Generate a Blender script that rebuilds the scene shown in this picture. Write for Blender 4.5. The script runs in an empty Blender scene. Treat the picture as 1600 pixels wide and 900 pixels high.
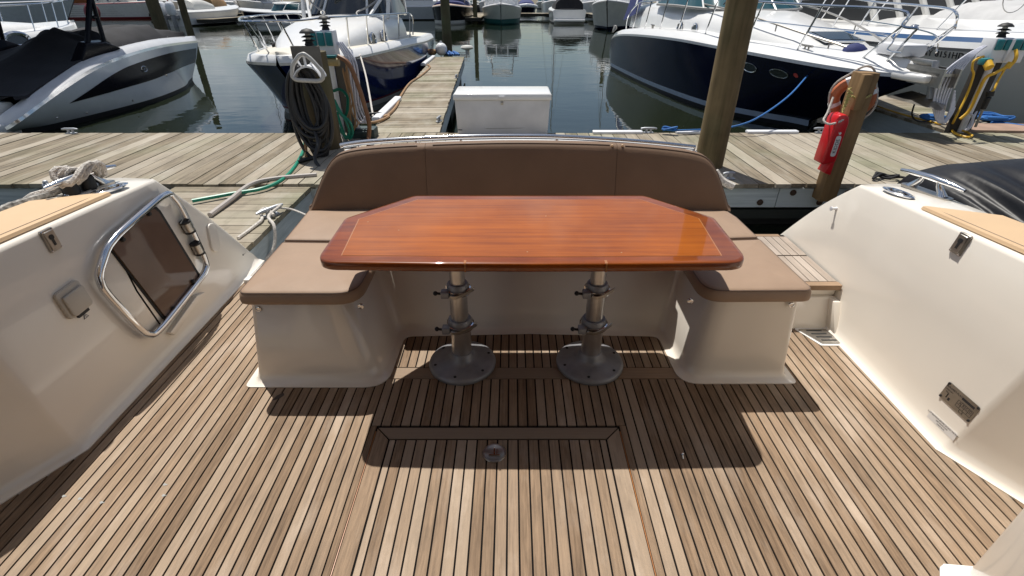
import bpy, bmesh, math, random
from mathutils import Vector, Matrix
R = math.radians
random.seed(7)
S = bpy.context.scene
C = S.collection
# ------------------------------------------------------------------ camera, sky, sun, exposure
PITCH, FPX, EYE = R(30.85), 765.0, 1.6
cam = bpy.data.cameras.new('camera'); co = bpy.data.objects.new('camera', cam); C.objects.link(co)
co.location = (0, 0, EYE); co.rotation_euler = (R(90) - PITCH, 0, 0)
cam.sensor_width = 36; cam.lens = 36 * FPX / 1600; cam.clip_start = .05; cam.clip_end = 3000
S.camera = co
SUN = Vector((.17, -.42, -1.0)).normalized()          # the way the light travels
world = bpy.data.worlds.new('World'); S.world = world; world.use_nodes = True
nt = world.node_tree; bg = nt.nodes['Background']
sky = nt.nodes.new('ShaderNodeTexSky'); sky.sky_type = 'NISHITA'; sky.sun_disc = False
sky.sun_elevation = math.asin(-SUN.z); sky.sun_rotation = math.atan2(-SUN.x, -SUN.y)
sky.air_density = 1.0; sky.dust_density = .6; sky.ozone_density = 1.2
tc = nt.nodes.new('ShaderNodeTexCoord'); nz = nt.nodes.new('ShaderNodeTexNoise'); nz.inputs['Scale'].default_value = 4.2
nz.inputs['Detail'].default_value = 7; nz.inputs['Roughness'].default_value = .58
rp = nt.nodes.new('ShaderNodeValToRGB'); rp.color_ramp.elements[0].position = .47; rp.color_ramp.elements[1].position = .66
mx = nt.nodes.new('ShaderNodeMix'); mx.data_type = 'RGBA'; mx.inputs['B'].default_value = (11.5, 11.8, 12.3, 1)
nt.links.new(tc.outputs['Generated'], nz.inputs['Vector']); nt.links.new(nz.outputs['Fac'], rp.inputs['Fac'])
sc_ = nt.nodes.new('ShaderNodeMath'); sc_.operation = 'MULTIPLY'; sc_.inputs[1].default_value = .75
nt.links.new(rp.outputs['Color'], sc_.inputs[0]); nt.links.new(sc_.outputs[0], mx.inputs['Factor'])
nt.links.new(sky.outputs['Color'], mx.inputs['A']); nt.links.new(mx.outputs['Result'], bg.inputs['Color'])
bg.inputs['Strength'].default_value = .068
sl = bpy.data.lights.new('sun', 'SUN'); so = bpy.data.objects.new('sun', sl); C.objects.link(so)
sl.energy = 5.0; sl.angle = R(.53); sl.color = (1, .955, .88)
so.rotation_euler = SUN.to_track_quat('-Z', 'Y').to_euler(); so.location = (0, 0, 30)
S.view_settings.view_transform = 'Standard'; S.view_settings.look = 'None'; S.view_settings.exposure = 0; S.view_settings.gamma = 1
S.render.engine = 'CYCLES'; S.cycles.max_bounces = 8; S.cycles.caustics_reflective = False; S.cycles.caustics_refractive = False
S.cycles.sample_clamp_indirect = 6

# ------------------------------------------------------------------ helpers
def ray(u, v):                                        # a sight line of the photograph (1600 x 900)
    a = (u - 800) / FPX; b = (450 - v) / FPX; s, c = math.sin(PITCH), math.cos(PITCH)
    return Vector((a, c + b * s, -s + b * c))
def at(u, v, x=None, y=None, z=None):
    r = ray(u, v)
    t = (z - EYE) / r.z if z is not None else (y / r.y if y is not None else x / r.x)
    return Vector((0, 0, EYE)) + r * t
def tag(o, label=None, cat=None, group=None, kind=None):
    if label: o['label'] = label
    if cat: o['category'] = cat
    if group: o['group'] = group
    if kind: o['kind'] = kind
    return o
def thing(name, label, cat, loc=(0, 0, 0), rz=0, group=None):
    o = bpy.data.objects.new(name, None); C.objects.link(o); o.location = loc; o.rotation_euler = (0, 0, rz)
    o.empty_display_size = .1
    return tag(o, label, cat, group)
def crm(P, n):                                        # Catmull-Rom through P, n points
    P = [Vector(p) for p in P]; m = len(P) - 1; out = []
    for i in range(n):
        t = i / (n - 1) * m; k = min(int(t), m - 1); f = t - k
        a, b, c, d = P[max(k - 1, 0)], P[k], P[k + 1], P[min(k + 2, m)]
        out.append(.5 * (2 * b + (c - a) * f + (2 * a - 5 * b + 4 * c - d) * f * f + (3 * b - a - 3 * c + d) * f ** 3))
    return out
def rpoly(cor, n=5):                                  # polygon with rounded corners: (x, y, r)
    out = []; m = len(cor)
    for i in range(m):
        p = Vector(cor[i][:2]); r = cor[i][2]; a = Vector(cor[i - 1][:2]) - p; b = Vector(cor[(i + 1) % m][:2]) - p
        if r <= 0: out += [p] * 1; continue
        an = a.angle(b); d = min(r / math.tan(an / 2), a.length * .49, b.length * .49)
        p0, p1 = p + a.normalized() * d, p + b.normalized() * d
        for k in range(n + 1):
            t = k / n; out.append((1 - t) ** 2 * p0 + 2 * t * (1 - t) * p + t * t * p1)
    return out
class MB:
    def __init__(s): s.v = []; s.f = []; s.b = []
    def add(s, vs, fs):
        k = len(s.v); s.v += [Vector(v) for v in vs]; s.f += [[i + k for i in f] for f in fs]; return s
    def box(s, x0, x1, y0, y1, z0, z1):
        return s.add([(x, y, z) for z in (z0, z1) for y in (y0, y1) for x in (x0, x1)],
                     [(0, 2, 3, 1), (4, 5, 7, 6), (0, 1, 5, 4), (2, 6, 7, 3), (0, 4, 6, 2), (1, 3, 7, 5)])
    def loft(s, rings, closed=True, c0=True, c1=True):
        n = len(rings[0]); vs = [p for r in rings for p in r]; fs = []
        for i in range(len(rings) - 1):
            for j in range(n if closed else n - 1):
                a, b = i * n + j, i * n + (j + 1) % n; fs.append((a, b, b + n, a + n))
        if closed and c0: fs.append(tuple(reversed(range(n))))
        if closed and c1: fs.append(tuple(range((len(rings) - 1) * n, len(rings) * n)))
        return s.add(vs, fs)
    def tube(s, pts, r, n=8, closed=False, sm=0):
        if sm: pts = crm(pts, sm)
        pts = [Vector(p) for p in pts]; m = len(pts); rings = []; up = None
        for i, p in enumerate(pts):
            if closed: t = pts[(i + 1) % m] - pts[i - 1]
            else: t = pts[min(i + 1, m - 1)] - pts[max(i - 1, 0)]
            t = t.normalized() if t.length > 1e-9 else Vector((0, 0, 1))
            if up is None:
                up = Vector((0, 0, 1)) if abs(t.z) < .9 else Vector((1, 0, 0))
            a = (up - t * up.dot(t)); a = a.normalized() if a.length > 1e-6 else t.orthogonal().normalized()
            up = a; b = t.cross(a); rr = r[i] if isinstance(r, (list, tuple)) else r
            rings.append([p + (a * math.cos(2 * math.pi * k / n) + b * math.sin(2 * math.pi * k / n)) * rr for k in range(n)])
        if closed:
            return s.loft(rings + [rings[0]], True, False, False)
        return s.loft(rings)
    def lathe(s, prof, c=(0, 0, 0), n=18, M=None):
        c = Vector(c); rings = []
        for r, z in prof:
            ring = [Vector((r * math.cos(2 * math.pi * k / n), r * math.sin(2 * math.pi * k / n), z)) for k in range(n)]
            rings.append([c + (M @ q if M else q) for q in ring])
        return s.loft(rings)
    def prism(s, poly, z0, z1, M=None):
        r = [[Vector((p[0], p[1], z)) for p in poly] for z in (z0, z1)]
        if M: r = [[M @ q for q in k] for k in r]
        return s.loft(r)
    def ball(s, c, r, n=14, sq=(1, 1, 1)):
        pr = [(max(math.sin(math.pi * i / (n // 2)), .001) * r, -math.cos(math.pi * i / (n // 2)) * r) for i in range(n // 2 + 1)]
        k = len(s.v); s.lathe(pr, (0, 0, 0), n)
        for i in range(k, len(s.v)): q = s.v[i]; s.v[i] = Vector((q.x * sq[0], q.y * sq[1], q.z * sq[2])) + Vector(c)
        return s
    def grid(s, rows, th=0):
        s.loft(rows, closed=False); return s
    def xf(s, M, k=0):
        for i in range(k, len(s.v)): s.v[i] = M @ s.v[i]
        return s
    def build(s, name, m, parent=None, smooth=38, bevel=0, seg=2, bang=40, world=True, label=None):
        me = bpy.data.meshes.new(name)
        off = Vector((0, 0, 0)); p = parent
        if world:
            while p: off += p.location; p = p.parent
        bm = bmesh.new(); vs = [bm.verts.new(v - off) for v in s.v]
        for f in s.f:
            f2 = [vs[i] for i in dict.fromkeys(f)]
            if len(f2) > 2:
                try: bm.faces.new(f2)
                except ValueError: pass
        bmesh.ops.remove_doubles(bm, verts=bm.verts, dist=1e-5)
        bmesh.ops.recalc_face_normals(bm, faces=bm.faces)
        if bevel:
            es = [e for e in bm.edges if len(e.link_faces) == 2 and e.calc_face_angle(0) > R(bang)]
            bmesh.ops.bevel(bm, geom=es, offset=bevel, segments=seg, affect='EDGES', profile=.5, clamp_overlap=True)
        bm.to_mesh(me); bm.free()
        if smooth:
            me.polygons.foreach_set('use_smooth', [True] * len(me.polygons)); me.set_sharp_from_angle(angle=R(smooth))
        me.materials.append(m)
        o = bpy.data.objects.new(name, me); C.objects.link(o)
        if parent: o.parent = parent
        if label: o['label'] = label
        return o
def letters(name, txt, size, M, m, parent, depth=.002, sp=1.0):
    cu = bpy.data.curves.new(name, 'FONT'); cu.body = txt; cu.size = size; cu.extrude = depth; cu.align_x = 'CENTER'; cu.align_y = 'CENTER'; cu.space_character = sp
    o = bpy.data.objects.new(name, cu); C.objects.link(o)
    me = bpy.data.meshes.new_from_object(o.evaluated_get(bpy.context.evaluated_depsgraph_get()))
    bpy.data.objects.remove(o); off = Vector((0, 0, 0)); p = parent
    while p: off += p.location; p = p.parent
    me.transform(Matrix.Translation(-off) @ M); me.materials.clear(); me.materials.append(m); me.name = name
    q = bpy.data.objects.new(name, me); C.objects.link(q); q.parent = parent
    return q
def frame(o, x, y):                                   # matrix with given x and y axes
    x = Vector(x).normalized(); z = x.cross(Vector(y)).normalized(); y = z.cross(x)
    return Matrix(((x.x, y.x, z.x, o[0]), (x.y, y.y, z.y, o[1]), (x.z, y.z, z.z, o[2]), (0, 0, 0, 1)))
def arc(c, r, a0, a1, n, ax=Vector((1, 0, 0)), ay=Vector((0, 0, 1))):
    return [Vector(c) + ax * (r * math.cos(a0 + (a1 - a0) * i / (n - 1))) + ay * (r * math.sin(a0 + (a1 - a0) * i / (n - 1))) for i in range(n)]

# ------------------------------------------------------------------ materials
def mat(name, col, rough=.5, metal=0, coat=0, var=.06, scale=6, bump=0, bscale=60, spec=.5, obj=0, rvar=.0):
    m = bpy.data.materials.new(name); m.use_nodes = True; n = m.node_tree; L = n.links; b = n.nodes['Principled BSDF']
    b.inputs['Roughness'].default_value = rough; b.inputs['Metallic'].default_value = metal
    b.inputs['Coat Weight'].default_value = coat; b.inputs['Coat Roughness'].default_value = .06
    b.inputs['Specular IOR Level'].default_value = spec
    g = n.nodes.new('ShaderNodeNewGeometry')
    t = n.nodes.new('ShaderNodeTexNoise'); t.inputs['Scale'].default_value = scale; t.inputs['Detail'].default_value = 5
    L.new(g.outputs['Position'], t.inputs['Vector'])
    h = n.nodes.new('ShaderNodeMapRange'); h.inputs['From Min'].default_value = .3; h.inputs['From Max'].default_value = .7
    h.inputs['To Min'].default_value = 1 - var; h.inputs['To Max'].default_value = 1 + var
    L.new(t.outputs['Fac'], h.inputs['Value'])
    fac = h.outputs[0]
    if obj:
        oi = n.nodes.new('ShaderNodeObjectInfo'); k = n.nodes.new('ShaderNodeMapRange'); k.inputs['To Min'].default_value = 1 - obj; k.inputs['To Max'].default_value = 1 + obj
        L.new(oi.outputs['Random'], k.inputs['Value']); ml = n.nodes.new('ShaderNodeMath'); ml.operation = 'MULTIPLY'
        L.new(fac, ml.inputs[0]); L.new(k.outputs[0], ml.inputs[1]); fac = ml.outputs[0]
    sc = n.nodes.new('ShaderNodeVectorMath'); sc.operation = 'SCALE'; sc.inputs[0].default_value = col[:3]
    L.new(fac, sc.inputs['Scale']); L.new(sc.outputs[0], b.inputs['Base Color'])
    if rvar:
        rr = n.nodes.new('ShaderNodeMapRange'); rr.inputs['To Min'].default_value = max(rough - rvar, .02); rr.inputs['To Max'].default_value = rough + rvar
        L.new(t.outputs['Fac'], rr.inputs['Value']); L.new(rr.outputs[0], b.inputs['Roughness'])
    if bump:
        t2 = n.nodes.new('ShaderNodeTexNoise'); t2.inputs['Scale'].default_value = bscale; t2.inputs['Detail'].default_value = 3
        L.new(g.outputs['Position'], t2.inputs['Vector'])
        bp = n.nodes.new('ShaderNodeBump'); bp.inputs['Strength'].default_value = bump; bp.inputs['Distance'].default_value = .01
        L.new(t2.outputs['Fac'], bp.inputs['Height']); L.new(bp.outputs[0], b.inputs['Normal'])
    return m
def wood(name, dark, light, tint, obj=.25, stretch=(60, 2.2, 30), local=False, rough=.65, green=0, coat=0, gmix=.55, blotch=0, bcol=(.60, .50, .42)):
    m = bpy.data.materials.new(name); m.use_nodes = True; n = m.node_tree; L = n.links; b = n.nodes['Principled BSDF']
    b.inputs['Roughness'].default_value = rough; b.inputs['Coat Weight'].default_value = coat; b.inputs['Coat Roughness'].default_value = .03
    b.inputs['Specular IOR Level'].default_value = .3 if not coat else .12
    if local:
        src = n.nodes.new('ShaderNodeTexCoord').outputs['Object']
    else: src = n.nodes.new('ShaderNodeNewGeometry').outputs['Position']
    oi = n.nodes.new('ShaderNodeObjectInfo')
    mulr = n.nodes.new('ShaderNodeMath'); mulr.operation = 'MULTIPLY'; mulr.inputs[1].default_value = 37
    L.new(oi.outputs['Random'], mulr.inputs[0])
    ad = n.nodes.new('ShaderNodeVectorMath'); ad.operation = 'ADD'; L.new(src, ad.inputs[0]); L.new(mulr.outputs[0], ad.inputs[1])
    mp = n.nodes.new('ShaderNodeMapping'); mp.inputs['Scale'].default_value = stretch; L.new(ad.outputs[0], mp.inputs['Vector'])
    g = n.nodes.new('ShaderNodeTexNoise'); g.inputs['Scale'].default_value = 1; g.inputs['Detail'].default_value = 6; g.inputs['Roughness'].default_value = .62; g.inputs['Distortion'].default_value = .35
    L.new(mp.outputs[0], g.inputs['Vector'])
    big = n.nodes.new('ShaderNodeTexNoise'); big.inputs['Scale'].default_value = 3.0 if not local else 2.0; big.inputs['Detail'].default_value = 4
    L.new(ad.outputs[0] if local else src, big.inputs['Vector'])
    r = n.nodes.new('ShaderNodeValToRGB'); r.color_ramp.elements[0].position = .28; r.color_ramp.elements[1].position = .72
    r.color_ramp.elements[0].color = (*dark, 1); r.color_ramp.elements[1].color = (*light, 1)
    a1 = n.nodes.new('ShaderNodeMix'); a1.inputs['Factor'].default_value = 1 - gmix
    L.new(g.outputs['Fac'], a1.inputs['A']); L.new(big.outputs['Fac'], a1.inputs['B'])
    L.new(a1.outputs[0], r.inputs['Fac'])
    col = r.outputs['Color']
    # per-piece tone and hue
    wn = n.nodes.new('ShaderNodeTexWhiteNoise'); wn.noise_dimensions = '1D'; L.new(mulr.outputs[0], wn.inputs['W'])
    tm = n.nodes.new('ShaderNodeMix'); tm.data_type = 'RGBA'; tm.inputs['B'].default_value = (*tint, 1)
    tf = n.nodes.new('ShaderNodeMath'); tf.operation = 'MULTIPLY'; tf.inputs[1].default_value = .75; L.new(wn.outputs['Value'], tf.inputs[0])
    L.new(tf.outputs[0], tm.inputs['Factor']); L.new(col, tm.inputs['A']); col = tm.outputs['Result']
    if green:
        gn = n.nodes.new('ShaderNodeTexNoise'); gn.inputs['Scale'].default_value = .9; gn.inputs['Detail'].default_value = 6
        L.new(n.nodes.new('ShaderNodeNewGeometry').outputs['Position'], gn.inputs['Vector'])
        gr = n.nodes.new('ShaderNodeMapRange'); gr.inputs['From Min'].default_value = .5; gr.inputs['From Max'].default_value = .75; gr.inputs['To Max'].default_value = green
        L.new(gn.outputs['Fac'], gr.inputs['Value'])
        gm = n.nodes.new('ShaderNodeMix'); gm.data_type = 'RGBA'; gm.inputs['B'].default_value = (.16, .19, .10, 1)
        L.new(gr.outputs[0], gm.inputs['Factor']); L.new(col, gm.inputs['A']); col = gm.outputs['Result']
    if blotch:
        wn2 = n.nodes.new('ShaderNodeTexNoise'); wn2.inputs['Scale'].default_value = 2.6; wn2.inputs['Detail'].default_value = 8; wn2.inputs['Roughness'].default_value = .65
        mp2 = n.nodes.new('ShaderNodeMapping'); mp2.inputs['Scale'].default_value = (2.2, .8, 1)
        L.new(n.nodes.new('ShaderNodeNewGeometry').outputs['Position'], mp2.inputs['Vector']); L.new(mp2.outputs[0], wn2.inputs['Vector'])
        br = n.nodes.new('ShaderNodeMapRange'); br.inputs['From Min'].default_value = .52; br.inputs['From Max'].default_value = .74; br.inputs['To Max'].default_value = blotch
        L.new(wn2.outputs['Fac'], br.inputs['Value'])
        bm_ = n.nodes.new('ShaderNodeMix'); bm_.data_type = 'RGBA'; bm_.inputs['B'].default_value = (*bcol, 1)
        L.new(br.outputs[0], bm_.inputs['Factor']); L.new(col, bm_.inputs['A'])
        dr = n.nodes.new('ShaderNodeMapRange'); dr.inputs['From Min'].default_value = .26; dr.inputs['From Max'].default_value = .46; dr.inputs['To Min'].default_value = .62; dr.inputs['To Max'].default_value = 1
        L.new(wn2.outputs['Fac'], dr.inputs['Value'])
        ds = n.nodes.new('ShaderNodeVectorMath'); ds.operation = 'SCALE'; L.new(bm_.outputs['Result'], ds.inputs[0]); L.new(dr.outputs[0], ds.inputs['Scale']); col = ds.outputs[0]
    k = n.nodes.new('ShaderNodeMapRange'); k.inputs['To Min'].default_value = 1 - obj; k.inputs['To Max'].default_value = 1 + obj
    L.new(wn.outputs['Value'] if blotch else oi.outputs['Random'], k.inputs['Value'])
    sc = n.nodes.new('ShaderNodeVectorMath'); sc.operation = 'SCALE'; L.new(col, sc.inputs[0]); L.new(k.outputs[0], sc.inputs['Scale'])
    L.new(sc.outputs[0], b.inputs['Base Color'])
    if not coat:
        bp = n.nodes.new('ShaderNodeBump'); bp.inputs['Strength'].default_value = .35; bp.inputs['Distance'].default_value = .003
        L.new(g.outputs['Fac'], bp.inputs['Height']); L.new(bp.outputs[0], b.inputs['Normal'])
    return m
GEL = mat('gelcoat', (.84, .785, .70), .24, coat=.6, var=.025, scale=2.2, rvar=.05)
WHITE = mat('white_gelcoat', (.80, .80, .79), .28, coat=.3, var=.03, scale=3)
OFFW = mat('off_white', (.62, .61, .57), .4, var=.06, scale=3)
NAVY = mat('navy_gelcoat', (.004, .007, .026), .16, coat=.0, spec=.14, var=.15, scale=2)
BLUE = mat('deep_blue_gelcoat', (.008, .018, .085), .12, coat=.5, var=.15, scale=2)
BLACKGEL = mat('black_gelcoat', (.008, .008, .011), .2, spec=.14)
GLASS = mat('dark_glass', (.02, .028, .032), .05, spec=.8, var=.1)
TEALGLASS = mat('teal_glass', (.03, .10, .12), .05, spec=.8, var=.3, scale=1.2)
SMOKE = mat('smoked_acrylic', (.15, .098, .074), .05, spec=.22, var=.1)
CHROME = mat('polished_steel', (.72, .73, .75), .12, 1, var=.05)
STEEL = mat('brushed_steel', (.42, .40, .37), .32, 1, var=.12, scale=25)
ALU = mat('anodised_aluminium', (.60, .59, .58), .30, .95, var=.06, scale=30)
GREYP = mat('grey_painted_metal', (.27, .275, .29), .42, .3, var=.18, scale=14)
CANVAS = mat('black_canvas', (.016, .016, .020), .85, var=.25, scale=3, bump=.4, bscale=25)
VINYLB = mat('black_vinyl', (.008, .008, .010), .44, var=.2, scale=3, bump=.6, bscale=7, spec=.3)
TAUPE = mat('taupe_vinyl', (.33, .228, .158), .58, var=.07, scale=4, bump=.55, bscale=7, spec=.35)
TAUPE_SHADE = mat('shaded_taupe_vinyl', (.19, .122, .080), .62, var=.08, scale=4, bump=.25, bscale=9, spec=.25)  # seat vinyl darkened, the backrest's shade put into its colour
TAUPED = mat('taupe_piping', (.16, .11, .08), .6)
TAN = mat('tan_vinyl', (.60, .42, .25), .6, var=.03, scale=5)
TANCANVAS = mat('tan_canvas', (.40, .24, .11), .8, var=.1)
RUBBER = mat('black_rubber', (.012, .012, .013), .6)
CAULK = mat('black_caulk', (.008, .007, .007), .9, spec=.15)
BLUECANVAS = mat('blue_canvas', (.02, .03, .13), .8)
GREYTARP = mat('grey_tarp', (.50, .50, .50), .75, var=.06, bump=.3, bscale=6)
TEALP = mat('teal_plastic', (.01, .17, .19), .4)
GREENH = mat('green_hose', (.01, .24, .15), .4)
TANH = mat('tan_hose', (.36, .21, .10), .5)
WHITEH = mat('white_hose', (.62, .63, .70), .4, var=.1, scale=20)
ROPEW = mat('white_rope', (.62, .58, .53), .85, var=.3, scale=90, bump=.8, bscale=150)
ROPEB = mat('blue_rope', (.02, .14, .42), .7, var=.3, scale=90)
ROPEK = mat('black_rope', (.012, .012, .014), .8, var=.3, scale=90)
YEL = mat('yellow_cord', (.72, .42, .03), .45)
ORANGE = mat('faded_orange', (.50, .15, .06), .55, var=.15, scale=12)
RED = mat('red_plastic', (.60, .012, .018), .3, coat=.2)
DKRED = mat('dark_red_paint', (.16, .015, .02), .35)
GREENB = mat('green_bottom_paint', (.005, .085, .08), .5)
BOTTOM = mat('black_bottom_paint', (.010, .011, .013), .5)
STRIPE = mat('silver_stripe', (.42, .50, .62), .3)
BLUESTR = mat('blue_stripe', (.015, .075, .20), .35)
PVC = mat('white_plastic', (.76, .77, .80), .42, var=.03)
GREYPL = mat('grey_plastic', (.33, .32, .31), .5, var=.05)
BEIGEPL = mat('beige_plastic', (.50, .46, .40), .38, var=.02)
INK = mat('dark_ink', (.02, .02, .022), .6)
PAPER = mat('paper_sticker', (.74, .72, .70), .5)
MAST = mat('mast_aluminium', (.5, .5, .5), .4, .6)
SKIN = mat('skin', (.42, .25, .18), .6)
FLAGR = mat('flag_red', (.45, .02, .03), .7)
TEAKG = wood('bleached_teak', (.24, .185, .145), (.52, .44, .37), (.42, .37, .325), obj=.14, stretch=(95, 5, 40), rough=.75, gmix=.6, blotch=.4)
TEAK = wood('teak', (.135, .082, .046), (.47, .315, .195), (.26, .21, .16), obj=.33, stretch=(120, 7, 40), rough=.7, gmix=.72, blotch=.6, bcol=(.50, .41, .33))
TEAKX = wood('teak_cross_grain', (.18, .115, .068), (.40, .27, .175), (.28, .22, .165), obj=.10, stretch=(5, 95, 40), rough=.7, gmix=.6)
DOCKW = wood('weathered_dock_board', (.085, .066, .042), (.41, .335, .235), (.35, .315, .26), obj=.2, stretch=(5.5, 3.0, 1), local=True, rough=.85, green=.55, gmix=.72, blotch=.55, bcol=(.42, .395, .335))
FASCIA = wood('weathered_fascia', (.26, .31, .33), (.76, .81, .82), (.60, .66, .68), obj=.1, stretch=(5, 4, 7), local=True, rough=.85, green=.25)
PILEW = wood('dark_piling', (.030, .024, .014), (.145, .105, .060), (.09, .085, .05), obj=.1, stretch=(14, 14, 1.1), rough=.85, green=.5)
POSTW = wood('treated_post', (.13, .075, .03), (.40, .25, .12), (.34, .22, .11), obj=.06, stretch=(16, 16, 1.2), rough=.75)
GREYW = wood('grey_timber', (.06, .052, .045), (.21, .19, .165), (.15, .14, .12), obj=.1, stretch=(16, 16, 1.2), rough=.85)
MAHOG = wood('varnished_mahogany', (.105, .0165, .0015), (.53, .145, .006), (.33, .08, .003), obj=0, stretch=(1.6, 34, 20), rough=.5, coat=.85, gmix=.66)
MAHOGE = wood('varnished_edge_band', (.085, .014, .002), (.36, .088, .007), (.24, .055, .004), obj=0, stretch=(4, 40, 20), rough=.3, coat=1, gmix=.5)
BRIGHT = wood('varnished_cabin_wood', (.15, .04, .012), (.30, .10, .03), (.25, .08, .02), obj=0, stretch=(3, 3, 3), rough=.4)
INLAY = mat('inlay_wood', (.40, .155, .04), .3, coat=1)

GALV0 = mat('dried_paint', (.36, .37, .36), .7)
WZ = -.35                                             # water level
# ------------------------------------------------------------------ water
def make_water():
    m = bpy.data.materials.new('harbour_water'); m.use_nodes = True; n = m.node_tree; L = n.links; b = n.nodes['Principled BSDF']
    b.inputs['Base Color'].default_value = (.013, .018, .010, 1); b.inputs['Roughness'].default_value = .015; b.inputs['IOR'].default_value = 1.5
    b.inputs['Specular IOR Level'].default_value = .6
    g = n.nodes.new('ShaderNodeNewGeometry'); mp = n.nodes.new('ShaderNodeMapping'); mp.inputs['Scale'].default_value = (.8, 1.5, 1)
    L.new(g.outputs['Position'], mp.inputs['Vector'])
    a = n.nodes.new('ShaderNodeTexNoise'); a.inputs['Scale'].default_value = 1.3; a.inputs['Detail'].default_value = 3; a.inputs['Roughness'].default_value = .45
    c = n.nodes.new('ShaderNodeTexNoise'); c.inputs['Scale'].default_value = .25; c.inputs['Detail'].default_value = 2
    L.new(mp.outputs[0], a.inputs['Vector']); L.new(mp.outputs[0], c.inputs['Vector'])
    r = n.nodes.new('ShaderNodeMapRange'); r.inputs['From Min'].default_value = .35; r.inputs['From Max'].default_value = .65; r.inputs['To Min'].default_value = .25; r.inputs['To Max'].default_value = 1
    L.new(c.outputs['Fac'], r.inputs['Value'])
    mu = n.nodes.new('ShaderNodeMath'); mu.operation = 'MULTIPLY'; L.new(a.outputs['Fac'], mu.inputs[0]); L.new(r.outputs[0], mu.inputs[1])
    bp = n.nodes.new('ShaderNodeBump'); bp.inputs['Strength'].default_value = .17; bp.inputs['Distance'].default_value = .055
    L.new(mu.outputs[0], bp.inputs['Height']); L.new(bp.outputs[0], b.inputs['Normal'])
    o = MB().add([(-900, -60, WZ), (900, -60, WZ), (900, 1500, WZ), (-900, 1500, WZ)], [(0, 1, 2, 3)]).build('water', m, smooth=0)
    tag(o, 'calm dark green harbour water reflecting boats and cloudy sky', kind='structure')
make_water()

# a plank mesh of unit size (length along y), shared and scaled
def unit_plank(name, m, cham=.0):
    b = MB().box(-.5, .5, -.5, .5, -1, 0)
    o = b.build(name, m, None, smooth=0); me = o.data; bpy.data.objects.remove(o); return me
def plank(me, parent, cx, cy, cz, w, l, t, rz=0, name='plank', tilt=0):
    o = bpy.data.objects.new(name, me); C.objects.link(o); o.parent = parent
    o.location = (cx, cy, cz); o.scale = (w, l, t); o.rotation_euler = (tilt, 0, rz)
    return o

# ================================================================== our own cockpit
# ------------------------------------------------------------------ teak floor
def build_deck():
    fl = MB().box(-1.98, 1.98, .15, 2.76, -.05, -.005).build('cockpit_deck', CAULK, None, smooth=0)
    tag(fl, 'laid teak cockpit deck with black caulked seams between narrow planks', kind='structure')
    me = unit_plank('plank', TEAK); mex = unit_plank('cross_plank', TEAKX)
    P = .0425; w = P - .0070
    def pl(x, y0, y1, ww=w, par=fl): plank(me, par, x, (y0 + y1) / 2, 0, ww, y1 - y0, .012)
    k0 = int(-1.93 / P)
    for k in range(k0, -k0 + 1):
        x = k * P + .005
        if -.600 < x < .480:
            pl(x, 1.517, 1.815); pl(x, 1.905, 2.27)
        elif -.70 < x < .90:
            pl(x, .2, 1.815); pl(x, 1.905, 2.27)
        else: pl(x, .2, 2.74 if x < 0 else 2.35)
    for a, b in ((-.6, -.5845), (.464, .48)):         # odd narrow boards beside the hatch
        es = sorted(k * P + .005 for k in range(k0, -k0 + 1))
        if a < 0: a = max(e for e in es if e <= -.600) + P / 2
        else: b = min(e for e in es if e >= .480) - P / 2
        pl((a + b) / 2, .2, 1.515, b - a - .004)
    x0, x1 = -.72, .92
    for i in range(3):                                # the broad cross board, butted in three lengths
        a = x0 + (x1 - x0) * i / 3; b = x0 + (x1 - x0) * (i + 1) / 3
        plank(mex, fl, (a + b) / 2, 1.86, 0, b - a - .003, .079, .012, name='cross_plank')
    # hatch
    h = thing('deck_hatch', 'flush teak deck hatch with mitred border and round lift ring', 'hatch', (-.06, 1.0, 0))
    HX0, HX1, HY = -.578, .458, 1.503
    MB().box(HX0 - .006, HX1 + .006, .2, HY + .006, -.03, -.0042).build('hatch_base', CAULK, h, smooth=0)
    MB().prism([(HX0, .2), (HX0 + .058, .2), (HX0 + .058, HY - .066), (HX0, HY - .005)], -.01, .0005).build('border_board', TEAK, h, smooth=0)
    MB().prism([(HX1 - .058, .2), (HX1, .2), (HX1, HY - .005), (HX1 - .058, HY - .066)], -.01, .0005).build('border_board', TEAK, h, smooth=0)
    MB().prism([(HX0 + .062, HY - .061), (HX1 - .062, HY - .061), (HX1 - .003, HY), (HX0 + .003, HY)], -.01, .0005).build('header_board', TEAKX, h, smooth=0)
    a, b = HX0 + .066, HX1 - .066; n = 20; ws = [.022] + [(b - a - .044 - .0066 * (n + 1)) / n] * n + [.022]
    x = a
    for ww in ws:
        o = plank(me, h, x + ww / 2 + .06, (.2 + HY - .068) / 2 - 1.0, 0, ww, HY - .068 - .2, .012); x += ww + .0066
    # brass strip along both long sides
    MB().box(HX0 - .0055, HX0 - .0025, .2, HY - .02, -.01, .001).build('edge_strip', INLAY, h, smooth=0)
    MB().box(HX1 + .0025, HX1 + .0055, .2, HY - .02, -.01, .001).build('edge_strip', INLAY, h, smooth=0)
    c = (-.072, 1.367, 0)
    rg = MB().lathe([(.0, .0015), (.036, .002), (.040, .0045), (.046, .0045), (.048, .001)], c, 28).build('lift_ring', STEEL, h)
    MB().box(c[0] - .022, c[0] + .022, c[1] - .014, c[1] - .010, .002, .005).box(c[0] - .003, c[0] + .003, c[1] - .012, c[1] + .022, .002, .005).box(c[0] + .009, c[0] + .012, c[1] - .012, c[1] + .020, .002, .005).build('ring_handle', CHROME, rg, smooth=0)
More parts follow.
